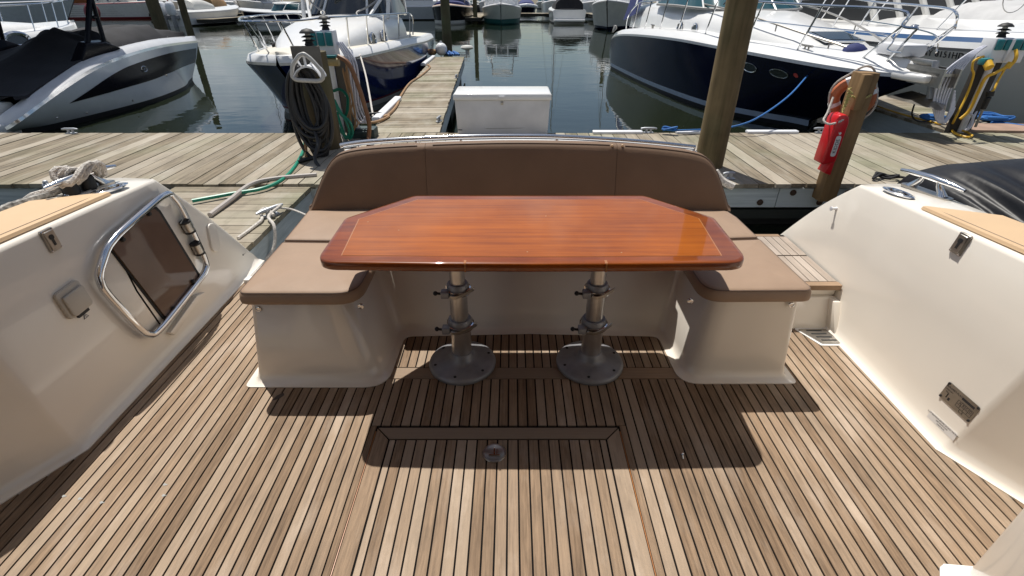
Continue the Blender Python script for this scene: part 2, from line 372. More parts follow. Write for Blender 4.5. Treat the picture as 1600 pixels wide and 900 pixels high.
    # a leaf-sized stain and flecks of paint on the boards
build_deck()
d = MB().prism(rpoly([(-1.105, 1.665, .012), (-1.075, 1.68, .012), (-1.062, 1.705, .008), (-1.072, 1.722, .008), (-1.095, 1.70, .01)], 4), .0006, .0012).build('leaf', mat('dead_leaf', (.07, .05, .04), .7), None, smooth=0)
tag(d, 'small dead brown leaf lying on the teak beside the left bench arm', 'leaf')

for i, (u, v) in enumerate(((125, 779), (159, 785), (258, 757), (256, 774), (100, 775))):
    p = at(u, v, z=.001); q = [(p.x + r_ * math.cos(a) * .012, p.y + r_ * math.sin(a) * .006) for a, r_ in ((0, 1), (.9, .5), (2, 1.1), (3.4, .7), (4.6, 1))]
    tag(MB().prism(q, .0006, .0014).build('paint_fleck', GALV0, None, smooth=0), 'pale dried paint fleck on the left teak planks, ' + ('second from left', 'third from left', 'rear one of the right pair', 'front one of the right pair', 'leftmost')[i], 'fleck', 'paint flecks on the teak deck')
p = at(1067, 718, z=.004)
tag(MB().tube([(p.x, p.y, .006), (p.x + .004, p.y + .022, .006)], .0035, 6).tube([(p.x + .004, p.y + .022, .006), (p.x + .005, p.y + .026, .006)], .007, 8).build('loose_screw', CHROME, None), 'small loose steel screw lying at the edge of the table shadow', 'screw')
# ------------------------------------------------------------------ the two moulded cockpit sides
FLR = {1: .14, -1: .045}                              # the sides lean outward
def side(sgn, zt0, slope, ytop, yend, zend):
    FL = FLR[sgn]
    nm = 'left' if sgn < 0 else 'right'
    lab = ('cream cockpit side with a smoked glass boarding door in a bent steel tube frame', 'cream cockpit side with steel data plate and small hook beside the teak step')[sgn > 0]
    t = thing('cockpit_side', lab, 'boat side', (sgn * 1.78, 1.5, 0), group='moulded sides of the cockpit')
    ys = [.3, .6, .9, 1.15, 1.3, 1.37, 1.385, 1.40, 1.45] + [1.55 + i * (ytop - 1.55) / 12 for i in range(13)] + [ytop + (yend - ytop) * i / 12 for i in range(1, 13)]
    rows = []
    for y in ys:
        if y <= ytop: z = zt0 + slope * (ytop - y)
        else:
            f = (y - ytop) / (yend - ytop); z = zt0 + (zend - zt0) * f + .035 * math.sin(math.pi * f)
        e = (y - ytop) / .1 if y > ytop - .1 else -1
        def X(x, zz): return sgn * (x + max(0, 1.385 - y) * .53)
        lo = min(z - .03, 0)
        def zc(q): return min(q, z - .004)
        wy = max(0, min(1, (2.1 - y) / .7))
        sec = [(1.735, lo - .03), (1.738, zc(.004)), (1.752, zc(.008)), (1.766, zc(.022)), (1.7775, zc(.05)), (1.777 + FL * zc(.12), zc(.12)), (1.777 + FL * zc(z * .55), zc(z * .55)), (1.777 + FL * (z - .016), z - .016), (1.781 + FL * z, z - .005), (1.790 + FL * z, z), (1.93 + FL * z, z + .006), (2.06 + FL * z, z + .004), (2.10 + FL * z, z - .012), (2.115 + FL * z, z - .05), (2.13 + FL * .7, -.2), (2.1 + FL * .7, -.7)]
        rows.append([Vector((X(a, b), y - .08 * max(b, 0) * wy, b)) for a, b in sec])
    m = MB().grid(rows); m.f.append([len(rows) * 16 - 16 + i for i in range(16)])
    m.build('wall', GEL, t, smooth=50)
    zf = lambda y: zt0 + slope * (ytop - y)
    # tan pad on the coaming with a mitred end and a stitched line
    pe = 2.15
    pr = []
    for y0, y1 in ((.15, .6), (.6, 1.1), (1.1, 1.55), (1.55, pe)):
        pass
    Xs = lambda x, y: sgn * (x + max(0, 1.385 - (y + .42)) * .53)
    ysp = [.15, .5, .9, 1.2, 1.5, 1.75, pe - .13, pe]
    rws = []
    for y in ysp:
        w0 = 1.802 + FL * zf(y); w1 = w0 + (.265 if y < pe - .01 else .025)
        z = zf(y) + .004
        rws.append([Vector((Xs(w0, y), y, z)), Vector((Xs(w0 + .006, y), y, z + .012)), Vector((Xs(w1 - .006, y), y, z + .014)), Vector((Xs(w1, y), y, z))])
    pad = MB().loft(rws).build('coaming_pad', TAN, t, smooth=30)
    MB().tube([(Xs(1.836 + FL * zf(y), y), y, zf(y) + .0165) for y in ysp[:-1]] + [(Xs(1.836 + FL * zf(pe), pe - .04), pe - .04, zf(pe) + .0165)], .0018, 5).build('seam', TAUPED, pad)
    return t, zf
LS, zfl = side(-1, .80, .04, 2.42, 3.05, .02)
RS, zfr = side(1, .722, .05, 2.56, 3.03, .21)
def on_wall(sgn, u, v, d=0):                          # point on the inner face of a side
    FL = FLR[sgn]; r = ray(u, v); n = Vector((sgn, 0, -FL)); t = (1.777 - d - n.dot(Vector((0, 0, EYE)))) / n.dot(r)
    return Vector((0, 0, EYE)) + r * t
def latch(t, sgn, u, v):
    c = on_wall(sgn, u, v); M = frame(c, (0, 1, 0), (-FLR[-1], 0, 1)) if sgn < 0 else frame(c, (0, -1, 0), (FLR[1], 0, 1))
    k = MB().prism(rpoly([(-.028, -.045, .006), (.028, -.045, .006), (.028, .045, .006), (-.028, .045, .006)], 3), -.004, .008, None).prism(rpoly([(-.02, -.037, .004), (.02, -.037, .004), (.02, .037, .004), (-.02, .037, .004)], 3), .008, .012)
    k.xf(M); o = k.build('latch', STEEL, t, bevel=.002, seg=1)
    h = MB().prism(rpoly([(-.011, .002, .01), (.011, .002, .01), (.011, .022, .01), (-.011, .022, .01)], 4), .0122, .0135).prism([(-.005, -.022), (.005, -.022), (.005, .004), (-.005, .004)], .0122, .0137)
    h.xf(M); h.build('keyhole', RUBBER, o, smooth=0)
    s = MB()
    for a in (-.022, .022):
        for b in (-.039, .039): s.lathe([(.0035, .008), (.003, .0105), (.0, .011)], (a, b, 0), 8)
    s.xf(M); s.build('screws', CHROME, o)
latch(LS, -1, 78, 375); latch(RS, 1, 1502, 381)
def fairlead(t, sgn, u, v, z, ang):
    c = at(u, v, z=z + .007); M = Matrix.Translation(c) @ Matrix.Rotation(ang, 4, 'Z') @ Matrix.Diagonal((1, .42, 1, 1))
    o = MB().lathe([(.062, -.004), (.085, 0), (.088, .006), (.075, .010), (.058, .008), (.05, -.01)], (0, 0, 0), 28).xf(M).build('fairlead', CHROME, t)
    MB().lathe([(.0, -.002), (.056, -.002)], (0, 0, 0), 24).xf(M).build('fairlead_hole', GREYP, o)
    MB().box(-.03, .03, -.012, .012, -.002, .006).box(-.008, .008, -.05, .05, -.002, .008).xf(M).build('bar', CHROME, o, smooth=0)
fairlead(LS, -1, 172, 296, .815, R(72)); fairlead(RS, 1, 1403, 302, .735, R(103))
def deck_cleat(t, c, ang, L=.30):
    M = Matrix.Translation(c) @ Matrix.Rotation(ang, 4, 'Z')
    k = MB().tube([(-L / 2, 0, .062), (-L * .33, 0, .068), (0, 0, .072), (L * .33, 0, .068), (L / 2, 0, .062)], [.008, .013, .016, .013, .008], 10)
    k.xf(M); o = k.build('cleat', CHROME, t)
    for s in (-1, 1):
        MB().tube([(s * .085, 0, -.004), (s * .07, 0, .02), (s * .05, 0, .045), (s * .042, 0, .07)], [.026, .018, .014, .013], 10).xf(M).build('cleat_foot', CHROME, o)
    MB().prism(rpoly([(-.13, -.03, .03), (.13, -.03, .03), (.13, .03, .03), (-.13, .03, .03)], 4), -.006, .005).xf(M).build('cleat_base', STEEL, o)
    return M
cl = at(137, 296, z=.815); MLc = deck_cleat(LS, cl, R(76), .34)
cr = at(1448, 297, z=.75); deck_cleat(RS, Vector((cr.x, cr.y, .742)), R(103), .34)
# mooring rope made fast on the left cleat
def turns(M, n, r0):
    pts = []
    for i in range(n * 16 + 1):
        a = i / 16 * 2 * math.pi; k = i / (n * 16)
        pts.append(M @ Vector((.085 * math.sin(a) + .02 * math.sin(a * .5), (.024 + .012 * k) * math.cos(a + .4 * k) + .008 * math.sin(3 * a), .068 + .030 * math.cos(a * 2 + .6 + k) + .02 * k)))
    return pts
rp_ = turns(MLc, 4, 0)
tail = [MLc @ Vector(p) for p in ((-.09, .05, .03), (-.17, .12, .01), (-.22, .2, -.1), (-.24, .28, -.4))]
o = MB().tube(rp_ + crm([rp_[-1]] + tail, 14)[1:], .0135, 8).build('mooring_rope', ROPEW, None)
tag(o, 'white braided mooring rope wrapped round the left coaming cleat', 'rope')
o = MB().tube(crm([MLc @ Vector(p) for p in ((-.06, .03, .03), (-.13, .07, .012), (-.22, .10, .006), (-.29, .13, -.02), (-.3, .2, -.2))], 16), .016, 8)
o = o.build('mooring_rope', mat('flecked_rope', (.34, .33, .31), .9, var=.75, scale=60), None); tag(o, 'black flecked rope lying on the gunwale below the left cleat', 'rope')
k = MB()
for s in (-1, 1): k.lathe([(.034, 0), (.034, .05), (.03, .056), (0, .056)], tuple(MLc @ Vector((s * .04 - .03, .0, 0))), 16)
k.build('cleat_boot', RUBBER, LS)
# grey pipe stub on the dock seen behind the cleat
# ------------------------------------------------------------------ left side fittings: boarding door
sg = -1
tp = [(152, 436), (165, 388), (176, 372), (248, 311), (262, 304), (277, 310), (283, 320), (298, 350), (314, 384), (321, 405), (322, 418), (314, 434), (258, 508), (240, 522), (222, 516), (158, 458)]
tp3 = [on_wall(sg, u, v, .03) for u, v in tp]
def chaik(P, it=2):
    for _ in range(it):
        Q = []
        for i in range(len(P)): a, b = P[i], P[(i + 1) % len(P)]; Q += [a * .85 + b * .15, a * .15 + b * .85]
        P = Q
    return P
key = [(150, 440), (170, 378), (262, 298), (283, 322), (324, 412), (318, 430), (243, 524), (224, 521)]
k3 = [on_wall(sg, u, v, .034) for u, v in key]
door_panel = MB(); inset = [on_wall(sg, u, v, .003) for u, v in key]
ctr = sum(inset, Vector()) / len(inset)
rimo = [p.copy() for p in inset]; top = [ctr + (p - ctr) * .93 + Vector((.006, 0, 0)) for p in inset]
door = MB().loft([[p - Vector((.006, 0, 0)) for p in rimo], top]).build('boarding_door', GEL, LS, smooth=60)
MB().tube(chaik(k3, 3), .0165, 10, closed=True).build('tube_frame', CHROME, door)
gl = [(174, 385), (184, 372), (232, 330), (241, 326), (248, 331), (309, 430), (309, 438), (268, 493), (258, 494)]
g3 = [on_wall(sg, u, v, .024) for u, v in gl]
g4 = [p - Vector((.012, 0, 0)) for p in g3]
MB().loft([[p + Vector((0, 0, 0)) for p in g4], g3]).build('glass_panel', SMOKE, door, smooth=0)
fo = [on_wall(sg, u, v, .0165) for u, v in [(170, 386), (183, 368), (232, 326), (243, 321), (251, 329), (313, 430), (313, 440), (270, 498), (256, 499)]]
MB().loft([[p - Vector((.01, 0, 0)) for p in fo], fo]).build('glass_seal', RUBBER, door, smooth=0)
for u, v in ((231, 334), (190, 374), (300, 440), (269, 482)):
    c = on_wall(sg, u, v, .024)
    MB().lathe([(.012, 0), (.012, .008), (.008, .014), (0, .015)], c, 12, Matrix.Rotation(R(90), 3, 'Y')).build('glass_clip', RUBBER, door)
# the raised lip beside the glass
MB().tube([on_wall(sg, u, v, .010) for u, v in ((186, 401), (214, 455), (250, 507))], .004, 6).build('door_gap', CAULK, door)
for (u0, v0), (u1, v1) in (((289, 347), (297, 361)), ((305, 381), (312, 395))):
    a, b = on_wall(sg, u0, v0, .034), on_wall(sg, u1, v1, .034)
    MB().tube([a, b], .026, 14).build('hinge_clamp', STEEL, door, bevel=.004, seg=1)
    MB().tube([a - (b - a) * .12, a + (b - a) * .05], .028, 14).tube([b - (b - a) * .05, b + (b - a) * .12], .028, 14).tube([(a + b) / 2, (a + b) / 2 - Vector((.036, 0, 0))], .017, 8).build('clamp_ring', RUBBER, door)
# ledge below the glass
lq = [on_wall(sg, u, v, 0) for u, v in ((300, 462), (314, 456), (266, 524), (258, 520))]
MB().loft([lq, [p + Vector((.028, 0, 0)) for p in lq]]).build('door_step', GEL, LS, bevel=.006)
# oval cover plate
M = frame(on_wall(sg, 332, 371), (0, -.02, 1), (0, 1, 0))
ov = rpoly([(-.085, -.042, .042), (.085, -.042, .042), (.085, .042, .042), (-.085, .042, .042)], 8)
MB().prism(ov, -.002, .014).xf(frame(on_wall(sg, 332, 371), (0, 1, -.30), (-.045, .30, 1)) @ Matrix.Rotation(R(90), 4, 'Z')).build('oval_cover', mat('warm_white_plastic', (.70, .66, .60), .35), LS, bevel=.005)
# shore socket cover with its hinge
c = on_wall(sg, 111, 468); M = frame(c, (0, 1, .05), (-.045, -.05, 1))
sk = MB().prism(rpoly([(-.062, -.062, .02), (.062, -.062, .02), (.062, .062, .02), (-.062, .062, .02)], 5), 0, .016).xf(M).build('socket_cover', BEIGEPL, LS, bevel=.006)
MB().prism(rpoly([(-.05, -.058, .02), (.056, -.058, .02), (.056, .038, .012), (-.05, .038, .012)], 5), .016, .028).xf(M).build('flap', BEIGEPL, sk, bevel=.006)
MB().box(-.022, .035, -.078, -.066, .0, .012).xf(M).build('hinge', INK, sk, smooth=0)
Mt = M @ Matrix.Translation((.012, -.092, .001))
MB().prism([(-.014, -.01), (.014, -.01), (0, .014)], 0, .0008).xf(Mt).build('warning_triangle', INK, sk, smooth=0)
MB().prism([(-.0095, -.0075), (.0095, -.0075), (0, .0095)], .0009, .0013).xf(Mt).build('triangle_field', PAPER, sk, smooth=0)
MB().box(-.001, .001, -.003, .004, .0014, .0018).box(-.001, .001, -.0062, -.0042, .0014, .0018).xf(Mt).build('triangle_mark', INK, sk, smooth=0)
# ------------------------------------------------------------------ right side fittings
c = on_wall(1, 1307, 326)
MB().lathe([(.011, 0), (.008, .006), (.006, .022), (.012, .026), (.012, .032), (0, .034)], c, 12, Matrix.Rotation(R(-90), 3, 'Y')).build('hook', PVC, RS)
def plate(u, v, w, h, m, name, ang, d=.003, r=.012):
    c = on_wall(1, u, v); M = frame(c, (0, -math.cos(ang), math.sin(ang)), (0, math.sin(ang), math.cos(ang)))
    return MB().prism(rpoly([(-w / 2, -h / 2, r), (w / 2, -h / 2, r), (w / 2, h / 2, r), (-w / 2, h / 2, r)], 4), 0, d).xf(M).build(name, m, RS, smooth=0), M
pc = [on_wall(1, u, v) for u, v in ((1484, 596), (1534, 638), (1514, 661), (1468, 618))]
xa = ((pc[1] - pc[0]) + (pc[2] - pc[3])).normalized(); wv = ((pc[1] - pc[0]).length + (pc[2] - pc[3]).length) / 2; hv = ((pc[0] - pc[3]).length + (pc[1] - pc[2]).length) / 2
cc = sum(pc, Vector()) / 4; M = frame(cc, xa, (pc[0] - pc[3]))
if M.col[2].x > 0: M = frame(cc, xa, (pc[3] - pc[0]))
dp = MB().prism(rpoly([(-wv / 2, -hv / 2, .008), (wv / 2, -hv / 2, .008), (wv / 2, hv / 2, .008), (-wv / 2, hv / 2, .008)], 4), 0, .003).xf(M).build('data_plate', STEEL, RS, smooth=0)
def Mo(x, y, z=.0034): return M @ Matrix.Translation((x * wv, y * hv, z))
for i, (tx, x, y, s) in enumerate((("BUILDER'S PLATE", -.22, .28, .011), ('CATEGORY', -.36, .12, .008), ('MAX.', -.36, -.02, .008), ('A  B  C  D', .22, -.02, .014), ('CE', .20, -.36, .020))):
    letters('lettering', tx, s, Mo(x, y), INK, dp, .0002)
ln = MB()
for y in (.08, -.12, -.28): ln.box(-.02 * wv, .44 * wv, y * hv - .0007, y * hv + .0007, .0032, .0036)
for x in (-.02, .095, .21, .325, .44): ln.box(x * wv - .0007, x * wv + .0007, -.28 * hv, .08 * hv, .0032, .0036)
ln.box(.02 * wv, .40 * wv, .20 * hv, .33 * hv, .0032, .0034)
ln.prism([(-.34 * wv, -.3 * hv), (-.31 * wv, -.3 * hv), (-.31 * wv, -.05 * hv), (-.34 * wv, -.05 * hv)], .0032, .0036).prism([(-.27 * wv, -.36 * hv), (-.21 * wv, -.36 * hv), (-.21 * wv, -.2 * hv), (-.27 * wv, -.2 * hv)], .0032, .0036)
ln.xf(M).build('plate_lines', INK, dp, smooth=0)
sc4 = MB()
for a in (-.46, .46):
    for b in (-.42, .42): sc4.lathe([(.006, .003), (.005, .006), (0, .0065)], (a * wv, b * hv, 0), 8)
sc4.xf(M).build('screws', RUBBER, dp)
pc = [on_wall(1, u, v, .0055) for u, v in ((1455, 641), (1497, 679), (1488, 689), (1449, 651))]
xa = (pc[1] - pc[0]).normalized(); w2 = (pc[1] - pc[0]).length; h2 = (pc[0] - pc[3]).length; cc = sum(pc, Vector()) / 4; M2 = frame(cc, xa, pc[0] - pc[3])
if M2.col[2].x > 0: M2 = frame(cc, xa, pc[3] - pc[0])
st = MB().prism([(-w2 / 2, -h2 / 2), (w2 / 2, -h2 / 2), (w2 / 2, h2 / 2), (-w2 / 2, h2 / 2)], .0, .001).xf(M2).build('sticker', PAPER, RS, smooth=0)
for tx, y, s in (('SHUT SEACOCKS BEFORE LEAVING THE BOAT', .28, .0078), ('KEEP DRAINS CLEAR', .0, .0065), ('CHECK BILGE', -.28, .0065)):
    letters('lettering', tx, s, M2 @ Matrix.Translation((0, y * h2, .0012)), INK, st, .0001)
# white moulded corner at the bottom right, with the white gutter in front of it
t = thing('moulded_corner', 'grey white moulded corner rising from the teak deck by the right side', 'boat moulding', (1.35, .75, 0))
q = [at(1512, 893, z=0), at(1600, 845, z=0), at(1700, 790, z=0), at(1750, 960, z=0), at(1540, 1010, z=0)]
ce = sum(q, Vector()) / 5
MB().loft([[p for p in q], [p for p in q], [ce + (p - ce) * .97 + Vector((0, 0, .98)) for p in q], [ce + (p - ce) * .90 + Vector((0, 0, 1.0)) for p in q]]).build('moulding', GEL, t, bevel=.012, seg=3)
q2 = [at(u, v, z=0) for u, v in ((1468, 887), (1474, 882), (1520, 886), (1560, 900), (1540, 960), (1468, 960))]
MB().prism([(p.x, p.y) for p in q2], -.003, .0045).build('gutter', WHITE, t, smooth=0)

# ------------------------------------------------------------------ U-shaped bench
def build_bench():
    t = thing('bench', 'U-shaped cockpit bench with brown cushions and cream moulded base', 'bench', (.05, 2.3, 0))
    def ring(g, z, tp):
        f = z / .44
        L = lambda a, b: a + (b - a) * (tp if tp is not None else f)
        xl, xr = L(-1.225, -1.165), L(1.325, 1.285); il, ir = L(-.64, -.735), L(.852, .90); yf = L(1.80, 1.835); yfr = L(1.825, 1.845); yi = L(2.205, 2.27)
        return [Vector((p[0], p[1], z)) for p in rpoly([(xl - g, yf - g, .03), (il + g, yf - g, .12), (il + g + .01, yi - g, .05), (.1, yi + .025 - g, 0), (ir - g - .01, yi - g, .05), (ir - g, yfr - g, .10), (xr + g, yfr - g, .03), (xr + g, 2.85, .02), (xl - g, 2.85, .02)], 6)]
    MB().loft([ring(.045, .0, 0), ring(.045, .004, 0), ring(.016, .008, 0), ring(.004, .022, .02), ring(0, .06, .1), ring(0, .44, 1), ring(-.02, .452, 1)]).build('base', GEL, t, smooth=55)
    for u, v in ((404, 482), (564, 478), (1236, 476), (1078, 470)):
        y = 1.83 if u in (404, 1236) else 1.84
        c = at(u, v, y=y)
        k = MB().lathe([(.014, 0), (.013, .006), (.009, .007), (.008, .004), (0, .004)], c, 14, Matrix.Rotation(R(90), 3, 'X')).build('seat_lock', CHROME, t)
    def cushion(poly, z0, z1, name='seat_cushion', rnd=.026):
        pts = rpoly(poly, 6)
        c = sum((Vector((p[0], p[1])) for p in pts), Vector((0, 0))) / len(pts)
        def off(d):                                   # inset ring, corner by corner
            out = []; n = len(poly)
            for i in range(n):
                p = Vector(poly[i][:2]); a = (p - Vector(poly[i - 1][:2])).normalized(); b = (Vector(poly[(i + 1) % n][:2]) - p).normalized()
                na, nb = Vector((-a.y, a.x)), Vector((-b.y, b.x)); m = (na + nb); m = m / max(m.dot(na), .2)
                q = p + m * d; out.append((q.x, q.y, max(poly[i][2] - abs(d), .008)))
            return rpoly(out, 6)
        ar = sum(pts[i - 1][0] * pts[i][1] - pts[i][0] * pts[i - 1][1] for i in range(len(pts)))
        sg = 1 if ar > 0 else -1
        R3 = lambda d, z: [Vector((p.x, p.y, z)) for p in off(d * sg)]
        m = MB().loft([R3(.012, z0), R3(.002, z0 + .008), R3(0, z0 + .02), R3(.004, z1 - .018), R3(.014, z1 - .005), R3(.03, z1), R3(.075, z1 + .006), R3(.14, z1 + .012), R3(.20, z1 + .015)])
        o = m.build(name, TAUPE, t, smooth=60)
        pp = R3(.0125, z1 - .006)
        MB().tube(pp, .0030, 5, closed=True).build('piping', TAUPED, o)
        return o
    zc0, zc1 = .448, .512
    cushion([(-1.185, 1.775, .05), (-.655, 1.775, .11), (-.655, 2.285, .01), (-1.195, 2.30, .01)], zc0, zc1)
    cushion([(-1.195, 2.306, .01), (-.655, 2.291, .01), (-.66, 2.74, .02), (-1.215, 2.74, .02)], zc0, zc1)
    cushion([(-.65, 2.24, .02), (.815, 2.24, .02), (.815, 2.74, .02), (-.65, 2.74, .02)], zc0, zc1)
    cushion([(.825, 1.795, .10), (1.315, 1.80, .05), (1.305, 2.335, .01), (.825, 2.30, .01)], zc0, zc1)
    cushion([(.825, 2.306, .01), (1.305, 2.341, .01), (1.30, 2.62, .02), (1.275, 2.74, .02), (.825, 2.74, .02)], zc0, zc1)
    # backrest: three cushions cut from one curved outline
    out = [(482, 332), (488, 315), (497, 292), (508, 266), (520, 248), (538, 238.5), (580, 232), (665, 227), (740, 224.5), (800, 223.6), (880, 224.3), (962, 227), (1030, 232), (1085, 239.5), (1108, 249), (1121, 268), (1132, 298), (1142, 333)]
    def bp(u, v, dy=0):
        y = 2.72
        for _ in range(8): p = at(u, v, y=y); y = 2.72 + .26 * (p.z - .5) + .05 * (1 - ((p.x - .04) / 1.2) ** 2)
        return at(u, v, y=y)
    prof = crm([bp(u, v) for u, v in out], 120)
    def ztop(x):
        for i in range(len(prof) - 1):
            a, b = prof[i], prof[i + 1]
            if a.x <= x <= b.x: return a.z + (b.z - a.z) * (x - a.x) / max(b.x - a.x, 1e-6)
        return .5
    xs0, xs1 = prof[0].x, prof[-1].x
    cuts = [xs0, bp(667, 300).x, bp(961, 300).x, xs1]
    for i in range(3):
        a, b = cuts[i] + (.001 if i else 0), cuts[i + 1] - (.001 if i < 2 else 0); n = 26
        rows = []
        for j in range(n + 1):
            f = j / n
            if i == 0: f = f ** 1.7
            if i == 2: f = 1 - (1 - f) ** 1.7
            x = a + (b - a) * f; zt = max(ztop(x), .53); zb = .505
            row = []
            yb = lambda z: 2.72 + .26 * (z - .5) + .05 * (1 - ((x - .04) / 1.2) ** 2)
            edge = min(1, min(j, n - j) / 1.5) if True else 1
            ins = (.012 if (i == 0 and j < 5) or (i == 2 and j > n - 5) else .004) * (1 - edge)
            for k in range(9): z = zb + (zt - .022 - zb) * k / 8; row.append(Vector((x, yb(z) + ins - .006 * math.sin(math.pi * k / 8) * edge, z)))
            for dy, dz in ((.004, -.012), (.014, -.003), (.028, 0), (.06, 0), (.085, -.004), (.095, -.02)): row.append(Vector((x, yb(zt) + dy + ins * .3, zt + dz - ins * .3)))
            row.append(Vector((x, yb(zb) + .11, zb)))
            rows.append(row)
        m = MB().loft(rows); o = m.build('backrest_cushion', TAUPE_SHADE, t, smooth=60)
        MB().tube([r[10] + Vector((0, -.001, .001)) for r in rows[1:-1]], .0026, 5).build('piping', TAUPED, o)
    for u, v in ((957, 229.5), (973, 229.5)):
        c = bp(u, v); MB().ball((c.x, c.y + .012, c.z + .004), .008, 10).build('snap_button', TAN, t)
    MB().box(.555, .575, 2.70, 2.74, .512, .514).build('pull_tab', TAUPED, t, smooth=0) if False else None
    return t
BENCH = build_bench()
# transom behind the backrest, with its stainless rail
t = thing('transom', 'white transom cap with a curved polished rail behind the backrest', 'transom', (.04, 2.95, .4))
tc_ = [(x, 2.955 + .05 * (1 - ((x - .04) / 1.2) ** 2)) for x in [-1.02 + i * .118 for i in range(19)]]
def ztr(x): return .862 - .052 * ((x - .04) / 1.06) ** 2
MB().loft([[Vector((x, y - .085, -.6)), Vector((x, y - .085, ztr(x) - .03)), Vector((x, y - .078, ztr(x) - .022)), Vector((x, y + .05, ztr(x) - .02)), Vector((x, y + .065, ztr(x) - .035)), Vector((x, y + .10, -.6))] for x, y in tc_]).build('transom_panel', WHITE, t, smooth=30)
rl = [at(u, v, y=2.975 + .05 * (1 - ((u - 815) / 290) ** 2)) for u, v in ((532, 228), (560, 223.5), (600, 220), (650, 217), (720, 214.3), (800, 213.2), (870, 214), (950, 218), (1020, 223.5), (1086, 230.5))]
rail = MB().tube(rl, .0155, 12, sm=40).build('rail', CHROME, t)
for i in (1, 3, 4, 6, 7, 9):
    p = rl[i]; MB().tube([p, (p.x, p.y - .003, ztr(p.x) - .024)], .008, 8).lathe([(.016, 0), (.016, .004), (.01, .006)], (p.x, p.y - .003, ztr(p.x) - .022), 12).build('rail_post', CHROME, t)
MB().box(-1.74, -1.20, 2.742, 2.80, -.05, .022).build('left_sill', WHITE, t, bevel=.006)
MB().box(-1.76, 1.76, 2.80, 3.02, -.75, -.02).build('stern_panel', WHITE, t, bevel=.01)

# ------------------------------------------------------------------ teak step right of the bench
t = thing('boarding_step', 'teak planked step with cream riser to the right of the bench', 'step', (1.55, 2.6, 0))
MB().loft([[Vector((x, y, z)) for x, y in ((1.28, 2.235 + d), (1.79, 2.235 + d), (1.79, 2.96), (1.28, 2.96))] for z, d in ((-.4, 0), (.0, 0), (.165, .07))]).build('riser', GEL, t, bevel=.008)
MB().box(1.34, 1.795, 2.325, 2.36, .166, .212).build('lip', GEL, t, bevel=.004)
MB().prism([(2.14, -.02), (2.27, -.02), (2.33, .163), (2.26, .163)], 1.758, 1.80, Matrix(((0, 0, 1), (1, 0, 0), (0, 1, 0)))).build('cheek', GEL, t, bevel=.006)
MB().box(1.30, 1.800, 2.335, 2.97, .213, .236).build('tread_base', CAULK, t, smooth=0)
me = unit_plank('plank', TEAKG); mex = unit_plank('edge_board', TEAKX)
plank(mex, t, 1.565 - 1.55, 2.322 - 2.6, .241, .478, .042, .03, name='edge_board')
plank(mex, t, 1.545 - 1.55, 2.955 - 2.6, .241, .44, .034, .02, name='edge_board')
for i in range(10):
    x = 1.33 + i * .0495
    plank(me, t, x - 1.55, (2.348 + 2.655) / 2 - 2.6, .241, .045, 2.655 - 2.348, .012)
    plank(me, t, x - 1.55, (2.668 + 2.934) / 2 - 2.6, .241, .045, 2.934 - 2.668, .012)
# drain grate
c = Vector((1.665, 2.185, .004))
t = thing('drain_grate', 'slotted steel drain grate in the deck corner below the teak step', 'drain', (c.x, c.y, 0))
q = [(1.585, 2.222), (1.745, 2.222), (1.765, 2.09), (1.655, 2.09)]
MB().prism(rpoly([(x + (.012 if i in (1, 2) else -.012), y + (.012 if i < 2 else -.014), .012) for i, (x, y) in enumerate(q)], 4), -.01, .0045).build('surround', WHITE, t, smooth=0)
MB().prism(rpoly([(x, y, .012) for x, y in q], 4), .002, .0085).build('plate', STEEL, t, bevel=.0015, seg=1)
for i in range(4):
    y = 2.205 - i * .029; x0 = 1.628 + i * .012
    MB().prism(rpoly([(x0, y - .006, .006), (x0 + .085, y - .006, .006), (x0 + .085, y + .006, .006), (x0, y + .006, .006)], 3), .0086, .0092).build('slot', RUBBER, t, smooth=0)

# ------------------------------------------------------------------ the saloon bulkhead and flybridge overhang out of view, added to shade the backrest
t = thing('saloon_bulkhead', 'unseen cream saloon bulkhead with dark sliding glass doors and flybridge overhang', 'bulkhead', (0, -.6, 0))
MB().box(-2.12, 2.12, -.80, -.70, -.3, 2.14).build('wall', GEL, t, bevel=.01)
for i in range(3): MB().box(-1.45 + i * .97, -.52 + i * .97, -.695, -.67, .08, 1.98).build('door_glass', SMOKE, t, smooth=0)
for x in (-1.48, -.51, .46, 1.43): MB().box(x - .03, x + .03, -.697, -.655, .05, 2.02).build('door_frame', GREYPL, t, bevel=.004)
MB().loft([[Vector((x, y, z)) for x, y in rpoly([(-2.05, -1.4, .1), (2.05, -1.4, .1), (1.95, 1.42, .35), (-1.95, 1.42, .35)], 6)] for z in (2.16, 2.34)]).build('overhang', GEL, t, bevel=.03)

